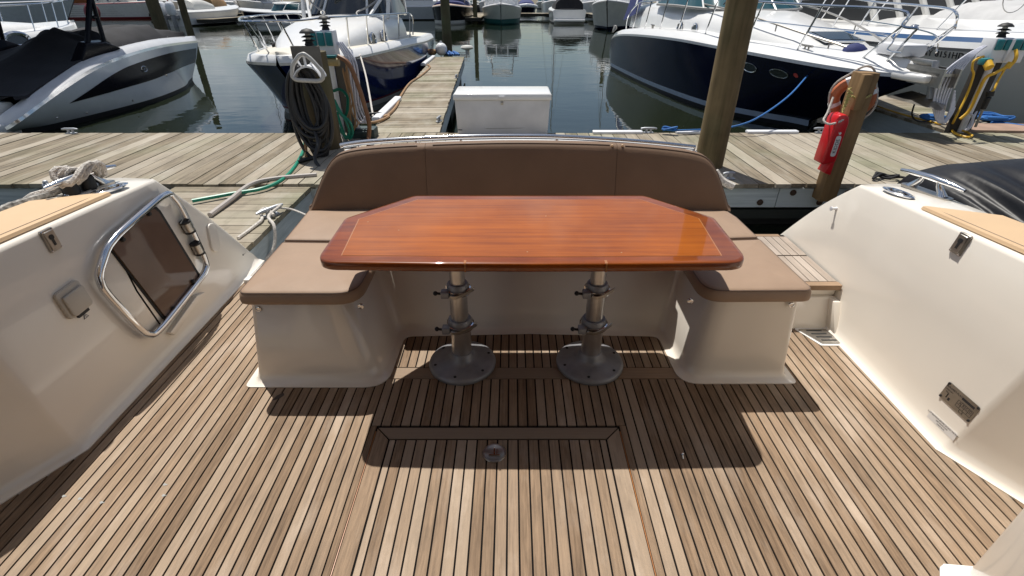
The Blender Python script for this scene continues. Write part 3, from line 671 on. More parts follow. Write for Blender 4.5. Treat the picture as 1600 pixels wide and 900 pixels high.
# ------------------------------------------------------------------ table
def build_table():
    t = thing('table', 'varnished wooden table with clipped corners on two round steel pedestals', 'table', (.07, 1.94, 0))
    ZT = .75
    cor = [(-.735, 1.612, .085), (-.30, 1.600, 0), (.07, 1.597, 0), (.45, 1.600, 0), (.885, 1.610, .085), (.905, 2.035, .05), (.655, 2.322, .05), (-.485, 2.322, .05), (-.745, 2.030, .05)]
    P = [Vector((p[0], p[1])) for p in rpoly(cor, 8)]
    c = Vector((.08, 1.95))
    def off(d, z):
        n = len(P); out = []
        for i in range(n):
            tt = (P[(i + 1) % n] - P[i - 1]).normalized(); q = P[i] + Vector((-tt.y, tt.x)) * d; out.append(Vector((q.x, q.y, z)))
        return out
    MB().loft([off(.03, ZT - .036), off(.004, ZT - .036), off(0, ZT - .032), off(0, ZT - .007), off(.002, ZT - .003), off(.006, ZT - .0004), off(.02, ZT)]).build('tabletop', MAHOGE, t, smooth=50)
    # inner leaf and the thin inlay line round it
    inn = [(-.652, 1.664, .004), (.07, 1.652, 0), (.80, 1.662, .004), (.832, 2.025, .004), (.625, 2.262, .004), (-.458, 2.262, .004), (-.680, 2.018, .004)]
    Q = rpoly(inn, 2)
    MB().prism(Q, ZT - .006, ZT + .0006).build('inlay_line', INLAY, t, smooth=0)
    cc = Vector((.08, 1.95)); Q2 = [cc + (Vector(p[:2]) - cc) * .9935 for p in Q]
    MB().prism(Q2, ZT - .006, ZT + .0012).build('centre_leaf', MAHOG, t, smooth=0)
    for u, v in ((727, 408), (946, 406)):
        p = at(u, v, z=ZT); MB().box(p.x - .005, p.x + .004, 1.598, 1.625, ZT - .004, ZT + .0010).box(p.x - .003, p.x + .003, 1.5955, 1.60, ZT - .034, ZT - .002).build('worn_joint', INLAY, t, smooth=0)
    for u, v in ((623, 360), (853, 338), (824, 394), (971, 395), (575, 347)):
        p = at(u, v, z=ZT); MB().lathe([(.0042, 0), (.003, .0014), (0, .0015)], (p.x, p.y, ZT + .0004), 8).build('speck', bpy.data.materials['tan_hose'], t)
    for x in (-.249, .391):
        b = Vector((x, 1.93, 0)); 
        l = MB().lathe([(.049, .05), (.049, .262), (.0, .262)], b, 24).lathe([(.042, .26), (.042, .455), (0, .455)], b, 24).lathe([(.035, .45), (.035, .705), (.085, .708), (.085, .712)], b, 24).build('leg', ALU, t)
        MB().lathe([(.150, 0.001), (.166, .004), (.168, .014), (.164, .024), (.150, .031), (.085, .040), (.066, .050), (.060, .062), (.056, .085), (.049, .09)], b, 40).build('base_plate', GREYP, l, smooth=45)
        bo = MB()
        for k in range(6):
            a = k * math.pi / 3 + .35; bo.lathe([(.0075, .026), (.007, .0315), (.004, .0325), (0, .0325)], b + Vector((.138 * math.cos(a), .138 * math.sin(a), .003)), 8)
        bo.build('bolts', RUBBER, l)
        for zz, rr in ((.262, .049), (.455, .042)):
            q = b + Vector((0, 0, zz))
            MB().lathe([(rr + .002, -.02), (rr + .009, -.018), (rr + .009, .012), (rr + .003, .022), (rr - .006, .022)], q, 24).build('collar', GREYP, l)
            r2 = rr + .012
            band = [q + Vector((r2 * math.cos(a), r2 * math.sin(a), -.014)) for a in [R(-150 + i * 15) for i in range(22)]]
            k = MB()
            k.loft([[p + Vector((0, 0, -.012)), p + Vector((0, 0, .012)), p * 1 + (p - q).normalized() * .006 + Vector((0, 0, .012)), p + (p - q).normalized() * .006 + Vector((0, 0, -.012))] for p in band])
            k.build('clamp_band', CHROME, l, smooth=30)
            s = MB().box(-rr - .030, -rr + .006, -rr - .02, -rr + .022, -.030, .002).xf(Matrix.Translation(q)).build('clamp_block', GREYP, l, bevel=.004)
            MB().tube([q + Vector((-rr - .028, -rr + .0, -.014)), q + Vector((-rr - .052, -rr + .002, -.012))], .006, 8).ball(q + Vector((-rr - .056, -rr + .002, -.012)), .011, 10).build('clamp_knob', RUBBER, l)
            lev = [q + Vector(p) for p in ((-rr + .01, -rr - .016, -.02), (-.005, -rr - .026, -.018), (rr * .8, -rr - .006, -.012), (rr + .035, -rr * .5, 0))]
            lv = MB(); cv = crm(lev, 12)
            lv.loft([[p + Vector((0, -.004, -.009)), p + Vector((0, .004, -.009)), p + Vector((0, .004, .009)), p + Vector((0, -.004, .009))] for p in cv]).build('clamp_lever', STEEL, l, bevel=.002, seg=1)
build_table()

# ================================================================== docks
DZ = .11
def build_docks():
    me = unit_plank('plank', DOCKW); P = .1465
    dk = MB().box(-9.0, 11.6, 4.44, 6.26, -.12, DZ - .042).build('dock', mat('dark_joist', (.03, .027, .022), .9), None, smooth=0)
    tag(dk, 'weathered grey main dock of wide boards running across its width', kind='structure')
    n = int(20.6 / P); random.seed(3)
    for k in range(n):
        x = -9 + (k + .5) * P
        e = random.uniform(-.012, .012)
        plank(me, dk, x, (4.36 + e + 6.315) / 2, DZ + random.uniform(-.003, .003), P - random.uniform(.006, .012), 6.315 - 4.36 - e, .038, rz=random.uniform(-.001, .001))
    fme = unit_plank('fascia_board', FASCIA)
    x = -9
    for k in range(9):
        l = 2.3; xa = x + k * l
        plank(fme, dk, xa + l / 2, 4.415, .055, .036, l - .008, .185, rz=R(90), name='fascia_board')
        o2 = plank(fme, dk, xa + l / 2, 6.27, .055, .036, l - .008, .185, rz=R(90), name='fascia_board')
    bm = MB()
    M0 = Matrix.Rotation(R(90), 3, 'X')
    BOLT = mat('rusty_bolt', (.07, .04, .025), .8)
    bme = MB().lathe([(.030, 0), (.028, .010), (.013, .012), (.012, .026), (0, .028)], (0, 0, 0), 10, M0).build('bolt', BOLT, None).data
    bpy.data.objects.remove([o for o in C.objects if o.data == bme][0])
    for k in range(40):
        x = -5.2 + k * .27 + random.uniform(-.05, .05)
        if -1.7 < x < 2.1: continue
        o = bpy.data.objects.new('bolt', bme); C.objects.link(o); o.parent = dk; o.location = (x, 4.396, -.035 + (.05 if k % 2 else -.045))
    # floats and lower waler under the edge
    wl = unit_plank('waler', mat('wet_timber', (.022, .026, .022), .7))
    for xa, xb in ((-9, 1), (1.02, 11.5)): plank(wl, dk, (xa + xb) / 2, 4.46, -.16, .10, xb - xa, .09, rz=R(90), name='waler')
    fl = unit_plank('float', mat('float_black', (.012, .013, .013), .6))
    for k in range(8): plank(fl, dk, -8 + k * 2.6, 5.36, -.12, 1.7, 1.7, .45, rz=R(90), name='float')
    # near finger to port
    f1 = MB().box(-3.05, -1.93, .6, 4.30, -.2, DZ - .062).build('finger_dock', bpy.data.materials['dark_joist'], None, smooth=0)
    tag(f1, 'short finger dock with boards across it beside our port quarter', kind='structure')
    for k in range(24):
        y = 4.345 - (k + .5) * .1475
        if y < .8: break
        xr = -1.85 if y > 2.98 else -2.3
        plank(me, f1, (xr - 3.1) / 2, y, DZ - .02, .1475 - random.uniform(.006, .012), 3.1 + xr + random.uniform(-.01, .01), .038, rz=R(90))
    plank(fme, f1, -1.88, (3.06 + 4.35) / 2, DZ - .07, .036, 1.28, .22, name='fascia_board')
    # centre finger
    fdark = mat('dock_side', (.035, .04, .042), .8)
    ang = math.atan2(-.40, 8.4)
    f2 = MB().box(-.40, .40, .02, 8.9, -.12, -.042).build('finger_dock', bpy.data.materials['dark_joist'], None, smooth=0, world=False)
    f2.location = (-1.365, 6.33, DZ); f2.rotation_euler = (0, 0, -ang)
    tag(f2, 'long narrow finger dock running out beside the blue hulled boat', kind='structure')
    for k in range(61):
        y = (k + .5) * .1465
        plank(me, f2, random.uniform(-.006, .006), y, random.uniform(-.003, .003), .1465 - random.uniform(.005, .011), .87 + random.uniform(-.01, .01), .038, rz=R(90))
    for sx in (-1, 1):
        for k in range(3): plank(fme, f2, sx * .418, .1 + 2.95 * (k + .5), -.045, .034, 2.93, .19, name='fascia_board')
    for k in range(3): plank(fl, f2, 0, 1.5 + k * 3, -.13, .7, 1.8, .45, name='float')
    # starboard finger between the two boats
    f3 = MB().box(5.62, 6.46, 6.33, 15.5, -.02, DZ - .04).build('finger_dock', bpy.data.materials['dark_joist'], None, smooth=0)
    tag(f3, 'finger dock under the navy bow with a yellow cord along its edge', kind='structure')
    for k in range(62):
        y = 6.33 + (k + .5) * .1465
        plank(me, f3, 6.04, y, DZ, .1465 - random.uniform(.005, .011), .92 + random.uniform(-.01, .01), .038, rz=R(90))
    for k in range(4): plank(fme, f3, 5.60, 6.4 + 2.2 * (k + .5), DZ - .042, .034, 2.18, .30, name='fascia_board')
    pw = unit_plank('gangway_board', mat('bare_board', (.33, .22, .16), .8, var=.12))
    o = plank(pw, f3, 6.55, 6.50, DZ + .03, .42, 1.5, .03, rz=R(86), name='gangway_board')
build_docks()
def bumper(u0, v0, u1, v1, lab, w=.09, h=.036, z=DZ, y=None):
    a, b = at(u0, v0, z=z), at(u1, v1, z=z)
    d = (b - a).normalized(); nrm = Vector((-d.y, d.x, 0)) * w / 2
    rr = []
    for k in range(2):
        p = (a, b)[k]; rr.append([p - nrm, p - nrm + Vector((0, 0, h * .8)), p - nrm * .6 + Vector((0, 0, h)), p + nrm * .6 + Vector((0, 0, h)), p + nrm + Vector((0, 0, h * .8)), p + nrm])
    o = MB().loft(rr).build('dock_bumper', PVC, None, bevel=.006)
    tag(o, lab, 'dock bumper', 'white bumpers along the dock edges')
bumper(926, 208.5, 1003, 208.5, 'short white bumper strip on the dock edge right of the white dock box')
bumper(1056, 208.5, 1110, 208.5, 'white bumper strip on the dock edge left of the thick piling')
bumper(1166, 208.0, 1245, 208.0, 'white bumper strip on the dock edge right of the thick piling')
bumper(588, 190, 622, 156, 'white bumper strip along the left edge of the centre finger dock', w=.12, h=.06)
bumper(661, 103, 677, 90, 'white bumper strip at the far left corner of the centre finger dock', w=.12, h=.06)
def small_cleat(c, rz, lab, m=None, L=.20, grp='galvanised cleats on the docks'):
    t = thing('dock_cleat', lab, 'cleat', c, rz, grp)
    m = m or STEEL
    MB().tube([(-L / 2, 0, .055), (-L * .3, 0, .06), (L * .3, 0, .06), (L / 2, 0, .055)], [.010, .014, .014, .010], 8).build('horn', m, t, world=False)
    MB().tube([(-.03, 0, 0), (-.025, 0, .06)], .014, 8).tube([(.03, 0, 0), (.025, 0, .06)], .014, 8).box(-.06, .06, -.03, .03, 0, .012).build('cleat_base', m, t, world=False)
    return t
GALV = mat('galvanised_metal', (.45, .47, .50), .5, .6)
small_cleat(at(112, 209, z=DZ), 0, 'galvanised cleat on the far dock edge beside the black covered boat', GALV)
small_cleat(at(1013, 208, z=DZ), 0, 'galvanised cleat on the dock edge between two white bumpers', GALV)
small_cleat(at(1282, 208, z=DZ), 0, 'galvanised cleat on the dock edge behind the red extinguisher cover', GALV)
small_cleat(at(1137, 280, z=DZ), .2, 'galvanised cleat on the near dock edge beside the brown backrest', GALV, .12)
small_cleat(at(686, 190, z=DZ), R(80), 'galvanised cleat on the right edge of the centre finger near the dock box', GALV, .18)
small_cleat(at(713, 122, z=DZ), R(80), 'galvanised cleat on the right edge of the centre finger halfway out', GALV, .16)
ct = small_cleat(at(424, 337, z=DZ - .02), R(60), 'grey cleat on the near finger dock with a mooring line round it', GALV, .24)
def line(name, pts, r, m, lab, cat, n=26, k=8, group=None):
    o = MB().tube(pts, r, k, sm=n).build(name, m, None); return tag(o, lab, cat, group)
p = at(424, 337, z=DZ - .02)
line('mooring_rope', [p + Vector((.05, -.06, .03)), p + Vector((-.05, .04, .05)), p + Vector((-.06, -.05, .04)), p + Vector((.06, .07, .06)), p + Vector((.02, -.08, .03)), at(428, 352, z=.1), at(430, 375, z=.0), at(424, 395, z=-.08), at(410, 408, z=-.12)], .012, ROPEW, 'grey mooring rope dropping from the near finger cleat over its edge', 'rope', 40)
line('mooring_rope', [at(372, 372, z=DZ - .008), at(395, 355, z=DZ - .006), at(409, 343, z=DZ), p + Vector((-.07, -.02, .03))], .012, ROPEW, 'grey rope end lying on the near finger boards left of the cleat', 'rope')
line('mooring_rope', [p + Vector((.05, .04, .05)), at(455, 327, z=.1), at(476, 335, z=.12), at(486, 340, z=.1)], .008, ROPEW, 'thin grey rope stretched from the near finger cleat to our transom', 'rope')
line('water_hose', [at(300, 314, z=DZ + .01), at(360, 303, z=DZ + .01), at(415, 293, z=DZ + .012), at(450, 273, z=DZ + .012), at(472, 240, z=DZ + .012), at(477, 215, z=DZ + .012), at(481, 209, z=DZ + .012)], .016, GREENH, 'green garden hose curving across the dock boards by the bench', 'hose', 40)
line('shore_cable', [at(328, 336, z=DZ), at(360, 312, z=DZ + .01), at(392, 288, z=DZ + .02), at(430, 279, z=DZ + .016), at(495, 273, z=DZ + .016)], .021, mat('grey_cable', (.40, .36, .33), .6), 'thick grey shore cable lying over the green hose on the dock', 'cable', 36)
line('boat_hook', [at(470, 178, y=5.35), at(478, 235, y=5.25), at(482, 318, y=5.15)], .018, TANH, 'thin tan pole standing on the dock against the hose piling', 'pole', 12)
# grey pipe stub beyond the left cleat
a, b = at(70, 290, y=4.28), at(103, 291, y=4.22)
o = MB().tube([a, b], .024, 12).tube([a + Vector((.02, -.01, .02)), a + Vector((.02, -.02, -.30))], .010, 6).ball(a + Vector((.02, 0, .03)), .022, 8).build('dock_bracket', GALV, None); tag(o, 'grey pipe bracket on the near dock edge behind the left coaming cleat', 'bracket')
line('fender_rope', [at(1117, 268, y=3.3), at(1128, 282, y=3.28), at(1146, 292, y=3.25)], .026, ROPEW, 'thick pale rope end poking out beside the right end of the backrest', 'rope')
# tangle of black line on the dock edge
pts = [at(1372, 277, z=DZ + .02) + Vector((.11 * math.cos(i * .9) + .01 * i, .05 * math.sin(i * 1.3), .015 * (i % 3))) for i in range(14)] + [at(1415, 283, z=.13), at(1440, 290, z=.16)]
line('black_line', pts, .011, ROPEK, 'tangled black line lying on the near dock edge by the right cleat', 'rope', 70)

# ------------------------------------------------------------------ pilings
def piling(c, r, zt, lab, tilt=(0, 0), zb=-2.0, grp='wooden pilings', m=None, n=14):
    random.seed(int(abs(c[0] * 91 + c[1] * 13)) + 1)
    rings = []
    for i in range(9):
        f = i / 8; z = zb + (zt - zb) * f
        rings.append([Vector((c[0] + tilt[0] * (z - DZ) + (r * (1.06 - .12 * f) + random.uniform(-.004, .004)) * math.cos(2 * math.pi * k / n), c[1] + tilt[1] * (z - DZ) + r * (1.06 - .12 * f) * math.sin(2 * math.pi * k / n), z)) for k in range(n)])
    t = thing('piling', lab, 'piling', (c[0], c[1], WZ), group=grp)
    MB().loft(rings).build('shaft', m or PILEW, t, smooth=60)
    MB().lathe([(r * .95, 0), (r * .90, .02), (0, .03)], (c[0] + tilt[0] * (zt - DZ), c[1] + tilt[1] * (zt - DZ), zt), n).build('cap', m or PILEW, t)
    return t
piling((2.0, 4.93, 0), .135, 3.6, 'thick weathered brown piling standing behind the right end of the backrest', m=wood('brown_piling', (.028, .021, .010), (.29, .205, .11), (.13, .115, .05), obj=.05, stretch=(13, 13, .9), rough=.85, green=.6))
for u, v, r, zt, lab, tl in ((268, 92, .20, 3.2, 'thick dark piling leaning behind the black covered boat', (-.02, 0)), (303, 70, .15, 3.4, 'slim dark piling in the water right of the black covered bow', (0, 0)), (700, 85, .17, 3.6, 'dark piling behind the white ball at the end of the centre finger', (0, 0)),
                          (743, 37, .17, 3.8, 'dark piling left of the white and green cabin boat', (0, 0)), (947, 40, .14, 3.9, 'dark piling right of the white stern with black cover', (0, 0)), (661, 25, .18, 3.6, 'dark piling on the far dock left of the dark navy boat', (0, 0)), (668.5, 14, .16, 3.6, 'thinner far piling right behind another beside the dark navy boat', (0, 0))):
    piling(at(u, v, z=WZ), r, zt, lab, tl)
# ------------------------------------------------------------------ piling with the hose reel
t = thing('hose_piling', 'square topped dock piling hung with a thick coil of black hose', 'piling', (-2.07, 5.6, DZ))
MB().loft([[Vector((-2.11 + .165 * math.cos(k * math.pi / 7), 5.64 + .165 * math.sin(k * math.pi / 7), z)) for k in range(14)] for z in (-2, 0, .5, 1.0, 1.1)]).build('shaft', PILEW, t, smooth=60)
MB().box(-2.225, -1.945, 5.45, 5.50, .88, 1.165).build('backboard', GREYW, t, bevel=.004)
a = []
h3 = [at(u, v, y=5.17) for u, v in ((456, 119), (457, 102), (467, 87), (475, 84), (486, 92), (504, 112), (505, 122), (499, 127), (462, 125))]
hg = MB().tube(chaik(h3, 3), .020, 8, closed=True).build('hose_hanger', mat('aged_white_plastic', (.50, .49, .47), .5), t)
arcp = [at(u, v, y=5.18) for u, v in ((459, 121), (465, 110), (478, 104), (492, 108), (502, 121))]
MB().loft([[p + Vector((0, -.02, -.008)), p + Vector((0, .16, -.008)), p + Vector((0, .16, .008)), p + Vector((0, -.02, .008))] for p in crm(arcp, 20)]).tube([at(474, 85, y=5.17), at(478, 104, y=5.18)], .012, 6).tube([at(463, 92, y=5.18), at(470, 104, y=5.3)], .012, 6).tube([at(488, 96, y=5.18), at(484, 104, y=5.3)], .012, 6).build('hose_saddle', PVC, hg)
random.seed(5)
coil = []
for k in range(15):
    w = random.uniform(.085, .215); d = random.uniform(.55, .93); ox = random.uniform(-.02, .05); oy = random.uniform(-.13, .02)
    for i in range(26):
        a = 2 * math.pi * i / 26
        z = .985 - (1 - math.cos(a)) / 2 * d
        xw = w * math.sin(a) * (1.0 if math.cos(a) > 0 else .95) * (.75 + .35 * (1 - math.cos(a)) / 2)
        coil.append(Vector((-2.13 + ox + .05 * (1 - math.cos(a)) / 2 + xw, 5.36 + oy * .7 - .05 * (1 - math.cos(a)) / 2 - .03 * abs(math.cos(a)), z)))
coil += [Vector((-1.98, 5.3, .5)), Vector((-1.97, 5.25, .2)), Vector((-2.05, 5.2, DZ + .03)), Vector((-2.2, 5.0, DZ + .02))]
o = MB().tube(coil, .0195, 7, sm=640).build('black_hose', mat('black_hose', (.016, .016, .018), .5), None, smooth=80); tag(o, 'thick coil of black hose hanging from a white hanger on a piling', 'hose')
line('spare_hose', [at(492, 205, y=5.2), at(497, 225, y=5.1), at(492, 248, y=5.0), at(500, 262, y=4.9)], .018, bpy.data.materials['black_hose'], 'loose end of black hose hanging below the coil by the backrest', 'hose')
def dock_light(c, lab, s=1):
    t = thing('dock_light', lab, 'dock light', c, group='tiered black dock lights')
    MB().lathe([(.055, 0), (.06, .01), (.05, .03), (.045, .05)], (0, 0, 0), 16).build('lamp_base', RUBBER, t, world=False)
    for z in (.05, .095): MB().lathe([(.04, z), (.082, z), (.085, z + .006), (.05, z + .022), (.04, z + .022)], (0, 0, 0), 16).build('louvre', RUBBER, t, world=False)
    MB().lathe([(.034, .04), (.034, .15)], (0, 0, 0), 12).build('lens', mat('lamp_lens', (.5, .5, .46), .3), t, world=False)
    MB().lathe([(.05, .14), (.098, .142), (.095, .155), (.06, .185), (0, .20)], (0, 0, 0), 16).build('lamp_shade', RUBBER, t, world=False)
    t.scale = (s, s, s)
dock_light((-2.055, 5.53, 1.165), 'tiered black dock light on top of the hose piling', .78)
# ------------------------------------------------------------------ power pedestals
def pedestal_head(t, c, w, h, d, cols, left=False):
    MB().box(c.x - w / 2, c.x + w / 2, c.y - d / 2, c.y + d / 2, c.z - h / 2, c.z + h / 2).build('head_box', PVC, t, bevel=.012)
    for i in range(cols):
        x = c.x - w / 2 + w * (i + .5) / cols
        f = MB().box(x - w / cols * .40, x + w / cols * .40, c.y - d / 2 - .025, c.y - d / 2 + .002, c.z + h * .02, c.z + h * .44).build('outlet_flap', TEALP, t, bevel=.008)
t = thing('power_pedestal', 'white dock power pedestal with teal flaps right of the hose piling', 'power pedestal', (-2.0, 6.15, DZ), group='dock power pedestals')
MB().box(-2.045, -1.90, 6.16, 6.26, -.3, 1.0).build('post', GREYW, t, bevel=.006)
MB().tube([(-2.075, 6.14, -.2), (-2.075, 6.14, 1.0)], .030, 12).tube([(-2.13, 6.14, -.2), (-2.13, 6.14, 1.0)], .018, 10).build('conduit', PVC, t)
pedestal_head(t, Vector((-2.12, 6.17, 1.11)), .27, .32, .16, 3)
MB().tube([(-1.86, 6.10, .12), (-1.90, 6.10, .60)], .022, 8).tube([(-1.90, 6.10, .60), (-1.96, 6.10, .60)], .022, 8).build('standpipe', PVC, t)
MB().tube([(-2.06, 5.98, .965), (-1.93, 5.98, .965)], .044, 12).build('inlet_plug', mat('brass_tone', (.42, .33, .16), .5), t)
MB().tube([(-2.13, 5.98, .97), (-2.06, 5.98, .97)], .055, 12).box(-2.13, -1.95, 5.94, 6.02, 1.01, 1.035).build('plug_collar', TEALP, t, bevel=.006)
dock_light((-2.085, 6.19, 1.27), 'tiered black dock light on the pedestal behind the hose piling', .72)
o = MB().box(-1.95, -1.66, 6.02, 6.22, DZ + .003, .22).box(-1.90, -1.70, 6.0, 6.04, .16, .20).build('junction_box', mat('dark_teal_box', (.03, .055, .06), .6), None, bevel=.01); tag(o, 'dark green junction box on the dock at the foot of the pedestal', 'box')
line('brown_hose', [at(528, 88, y=5.95), at(545, 100, y=5.92), at(560, 135, y=5.92), at(571, 170, y=5.92), at(577, 195, y=5.9), at(576, 216, y=5.9), at(576, 228, z=DZ)], .026, mat('brown_hose', (.22, .10, .045), .5), 'thick brown cable arching from the pedestal down to the dock', 'cable', 34)
for k, (dx, b) in enumerate(((0, 0), (5, 3))):
    line('green_hose', [at(521, 142, y=6.05), at(532, 140, y=6.03), at(543, 152, y=6.0), at(542, 175, y=5.98), at(537, 182, y=5.98), at(528, 172, y=5.97), at(522, 156, y=5.98), at(530, 172 + b, y=5.95), at(541 + dx, 190, y=5.93), at(546 + dx, 207, y=5.93), at(540 + dx, 216, y=5.92), at(534 - dx, 200, y=5.92), at(526, 175, y=5.95)], .017, GREENH, ('bright green hose looped beside the pedestal post, longer loop', 'bright green hose looped beside the pedestal post, shorter loop')[k], 'hose', 70, group='green hoses by the pedestal')
for k in range(4):
    line('white_hose', [at(526 + k * 3, 66, y=6.2), at(543 + k * 4, 95, y=6.12), at(549 + k * 4, 130, y=6.1), at(553 + k * 4, 165, y=6.1), at(559 + k * 5, 185, y=6.1), at(566 + k * 3, 192, y=6.1), at(572 + k, 180, y=6.12)], .011, WHITEH, ('white hose hanging from the pedestal beside the brown cable, %s' % ('strand nearest the post', 'second strand from the post', 'second strand from the cable', 'strand nearest the cable')[k]), 'hose', 34, group='white hoses hung on the pedestal')
pts = []
random.seed(2)
for k in range(5):
    a = random.uniform(-3, 3)
    pts += [at(538 + a, 100 + k * 3, y=6.08), at(545 + a, 140, y=6.05), at(552 + a, 175, y=6.03), at(557 - a, 195 + a, y=6.0), at(550, 203 + a, y=6.0), at(545 + a, 185, y=6.02), at(549 - a, 155, y=6.05)]
line('tan_cable', pts, .009, TANH, 'tangle of tan cord hanging below the pedestal', 'cable', 160)
pts = [at(548, 200, y=5.98), at(560, 192, z=.16), at(585, 191, z=DZ + .03), at(604, 184, z=DZ + .02), at(606, 180, z=DZ + .02), at(585, 184, z=DZ + .02), at(604, 181, z=DZ + .02), at(620, 165, z=DZ + .02), at(626, 150, z=DZ + .02), at(640, 130, z=DZ + .02), at(655, 120, z=DZ + .02), at(664, 113, z=DZ + .02), at(672, 105, z=DZ + .02), at(668, 101, z=DZ + .02)]
line('tan_cable', pts, .018, TANH, 'tan power cord running out along the centre finger dock', 'cable', 60)
line('dock_line', [at(561, 80, z=.70), at(572, 120, z=.46), at(583, 182, z=.14)], .014, ROPEW, 'taut white line from the blue bow down to the finger dock', 'rope')
small_cleat(at(585, 184, z=DZ), R(20), 'dark cleat on the finger dock with the tan cord round it', RUBBER, .22)
# right pedestal
t = thing('power_pedestal', 'dark twin post power pedestal with teal sockets by the white boat', 'power pedestal', (5.68, 6.4, DZ), group='dock power pedestals')
DKW = wood('dark_post', (.018, .016, .014), (.075, .065, .055), (.05, .045, .04), obj=.1, stretch=(16, 16, 1.2), rough=.85)
MB().box(5.555, 5.655, 6.36, 6.44, -.4, .98).build('post', DKW, t, bevel=.005)
MB().box(5.745, 5.825, 6.36, 6.44, -.4, .98).build('post', DKW, t, bevel=.005)
MB().tube([(5.70, 6.37, -.2), (5.70, 6.37, .95)], .042, 12).build('conduit', PVC, t)
pedestal_head(t, Vector((5.78, 6.40, 1.05)), .40, .26, .20, 4)
MB().box(5.74, 5.78, 6.27, 6.30, .94, 1.17).build('head_rib', PVC, t, bevel=.006)
MB().box(5.50, 5.60, 6.24, 6.34, .90, .97).build('plug_collar', TEALP, t, bevel=.01)
MB().tube([(5.55, 6.26, .93), (5.55, 6.20, .88)], .045, 12).build('inlet_plug', YEL, t)
dock_light((5.70, 6.40, 1.18), 'tiered black dock light on the pedestal by the white boat', .78)
for k in range(6):
    e = k * 5.2
    line('white_hose', [at(1541 - k, 72, y=6.25), at(1520 - e * .5, 88, y=6.15), at(1498 - e, 118, y=6.12), at(1482 - e * .9, 150 + e * .4, y=6.12), at(1474 - e * .5, 180, y=6.1), at(1476 - e * .3, 192, y=6.1), at(1486 - k, 180, y=6.15), at(1492, 168 - e, y=6.18)], .0105, WHITEH, ('white hose hanging in a loop from the right pedestal, %s' % ('innermost strand', 'second strand from the post', 'third strand from the post', 'third strand from the outside', 'second strand from the outside', 'outermost strand')[k]), 'hose', 34, group='white hoses hung on the right pedestal')
line('white_hose', [at(1554, 95, y=6.45), at(1548, 135, y=6.45), at(1530, 165, y=6.4), at(1518, 190, y=6.3), at(1510, 203, y=6.2), at(1518, 196, y=6.2), at(1520, 182, y=6.25), at(1514, 177, y=6.3)], .014, WHITEH, 'white hose hanging down behind the right pedestal posts', 'hose', 34)
line('power_cable', [at(1537, 88, y=6.22), at(1522, 95, y=6.2), at(1519, 108, y=6.2), at(1521, 118, y=6.22), at(1510, 150, y=6.25), at(1495, 180, y=6.2), at(1487, 198, z=.16), at(1492, 208, z=DZ + .02), at(1510, 214, z=DZ + .02), at(1519, 212, z=DZ + .02), at(1512, 207, z=DZ + .02), at(1503, 204, z=DZ + .03)], .0125, YEL, 'yellow shore power cord down the front of the right pedestal', 'cable', 60)
line('power_cable', [at(1587, 78, y=6.25), at(1588, 88, y=6.2), at(1583, 98, y=6.2), at(1572, 105, y=6.2), at(1555, 114, y=6.2), at(1540, 122, y=6.22), at(1528, 145, y=6.25), at(1515, 172, y=6.25), at(1500, 186, y=6.25)], .018, YEL, 'yellow cord looping from the right side of the pedestal head', 'cable', 50)
line('power_cable', [at(1570, 108, y=6.2), at(1560, 125, y=6.15), at(1553, 140, y=6.1), at(1545, 147, y=6.1)], .012, YEL, 'short yellow cord ending in a plug beside the right pedestal', 'cable')
o = MB().tube([at(1580, 98, y=6.2), at(1573, 106, y=6.2)], .032, 10).build('cord_plug', YEL, None); tag(o, 'yellow plug joining two cords right of the pedestal head', 'plug')
o = MB().tube([at(1548, 143, y=6.1), at(1546, 150, y=6.1)], .038, 10).tube([at(1545, 152, y=6.1), at(1536, 170, y=6.12)], .028, 8).build('cord_adapter', RUBBER, None); tag(o, 'black cord adapter hanging on a strap right of the pedestal', 'plug')
line('strap', [at(1544, 152, y=6.12), at(1534, 175, y=6.15), at(1524, 198, y=6.2)], .014, mat('strap_grey', (.28, .27, .25), .7), 'grey strap stretched down from the adapter to the dock', 'strap')
line('power_cable', [at(1362, 162, z=DZ + .02), at(1392, 173, z=DZ + .02), at(1430, 184, z=DZ + .02), at(1470, 194, z=DZ + .02)], .0125, YEL, 'yellow cord along the edge of the finger under the navy bow', 'cable')
pts = []
random.seed(9)
for k in range(16): pts.append(at(1545, 186, z=DZ + .05) + Vector((.24 * math.cos(k * 1.9), .14 * math.sin(k * 1.4), .06 * random.random())))
line('blue_rope', pts, .018, ROPEB, 'heap of blue rope on the finger right of the pedestal', 'rope', 110)
line('blue_rope', [at(1548, 192, z=DZ + .02), at(1575, 194, z=DZ + .02), at(1600, 197, z=DZ + .02), at(1640, 199, z=DZ + .03)], .02, ROPEB, 'blue rope running right from the heap by the pedestal', 'rope')
pts = [at(1457, 186, z=DZ + .05) + Vector((.13 * math.cos(k * 1.7), .09 * math.sin(k * 1.4), .05 * random.random())) for k in range(12)]
line('blue_rope', pts, .02, ROPEB, 'knot of blue rope on the cleat left of the right pedestal', 'rope', 80)
pts = [at(1046, 204, z=DZ + .05) + Vector((.09 * math.cos(k * 1.7), .04 * math.sin(k * 1.4), .05 * random.random())) for k in range(10)]
line('blue_rope', pts, .012, ROPEB, 'knot of blue rope on the dock edge left of the thick piling', 'rope', 60)
line('blue_rope', [at(1050, 204, z=DZ + .06), at(1110, 202, z=.16), at(1140, 199, z=.2), at(1180, 186, z=.30), at(1230, 152, z=.47), at(1262, 118, z=.60), at(1285, 94, z=.72)], .011, ROPEB, 'bright blue mooring line running from the dock up to the navy bow', 'rope', 40)
line('blue_rope', [at(1457, 186, z=DZ + .04), at(1437, 190, z=.16), at(1425, 178, z=.3), at(1436, 145, z=.5)], .010, ROPEK, 'thin dark line hanging from the anchor to the blue knot', 'rope')
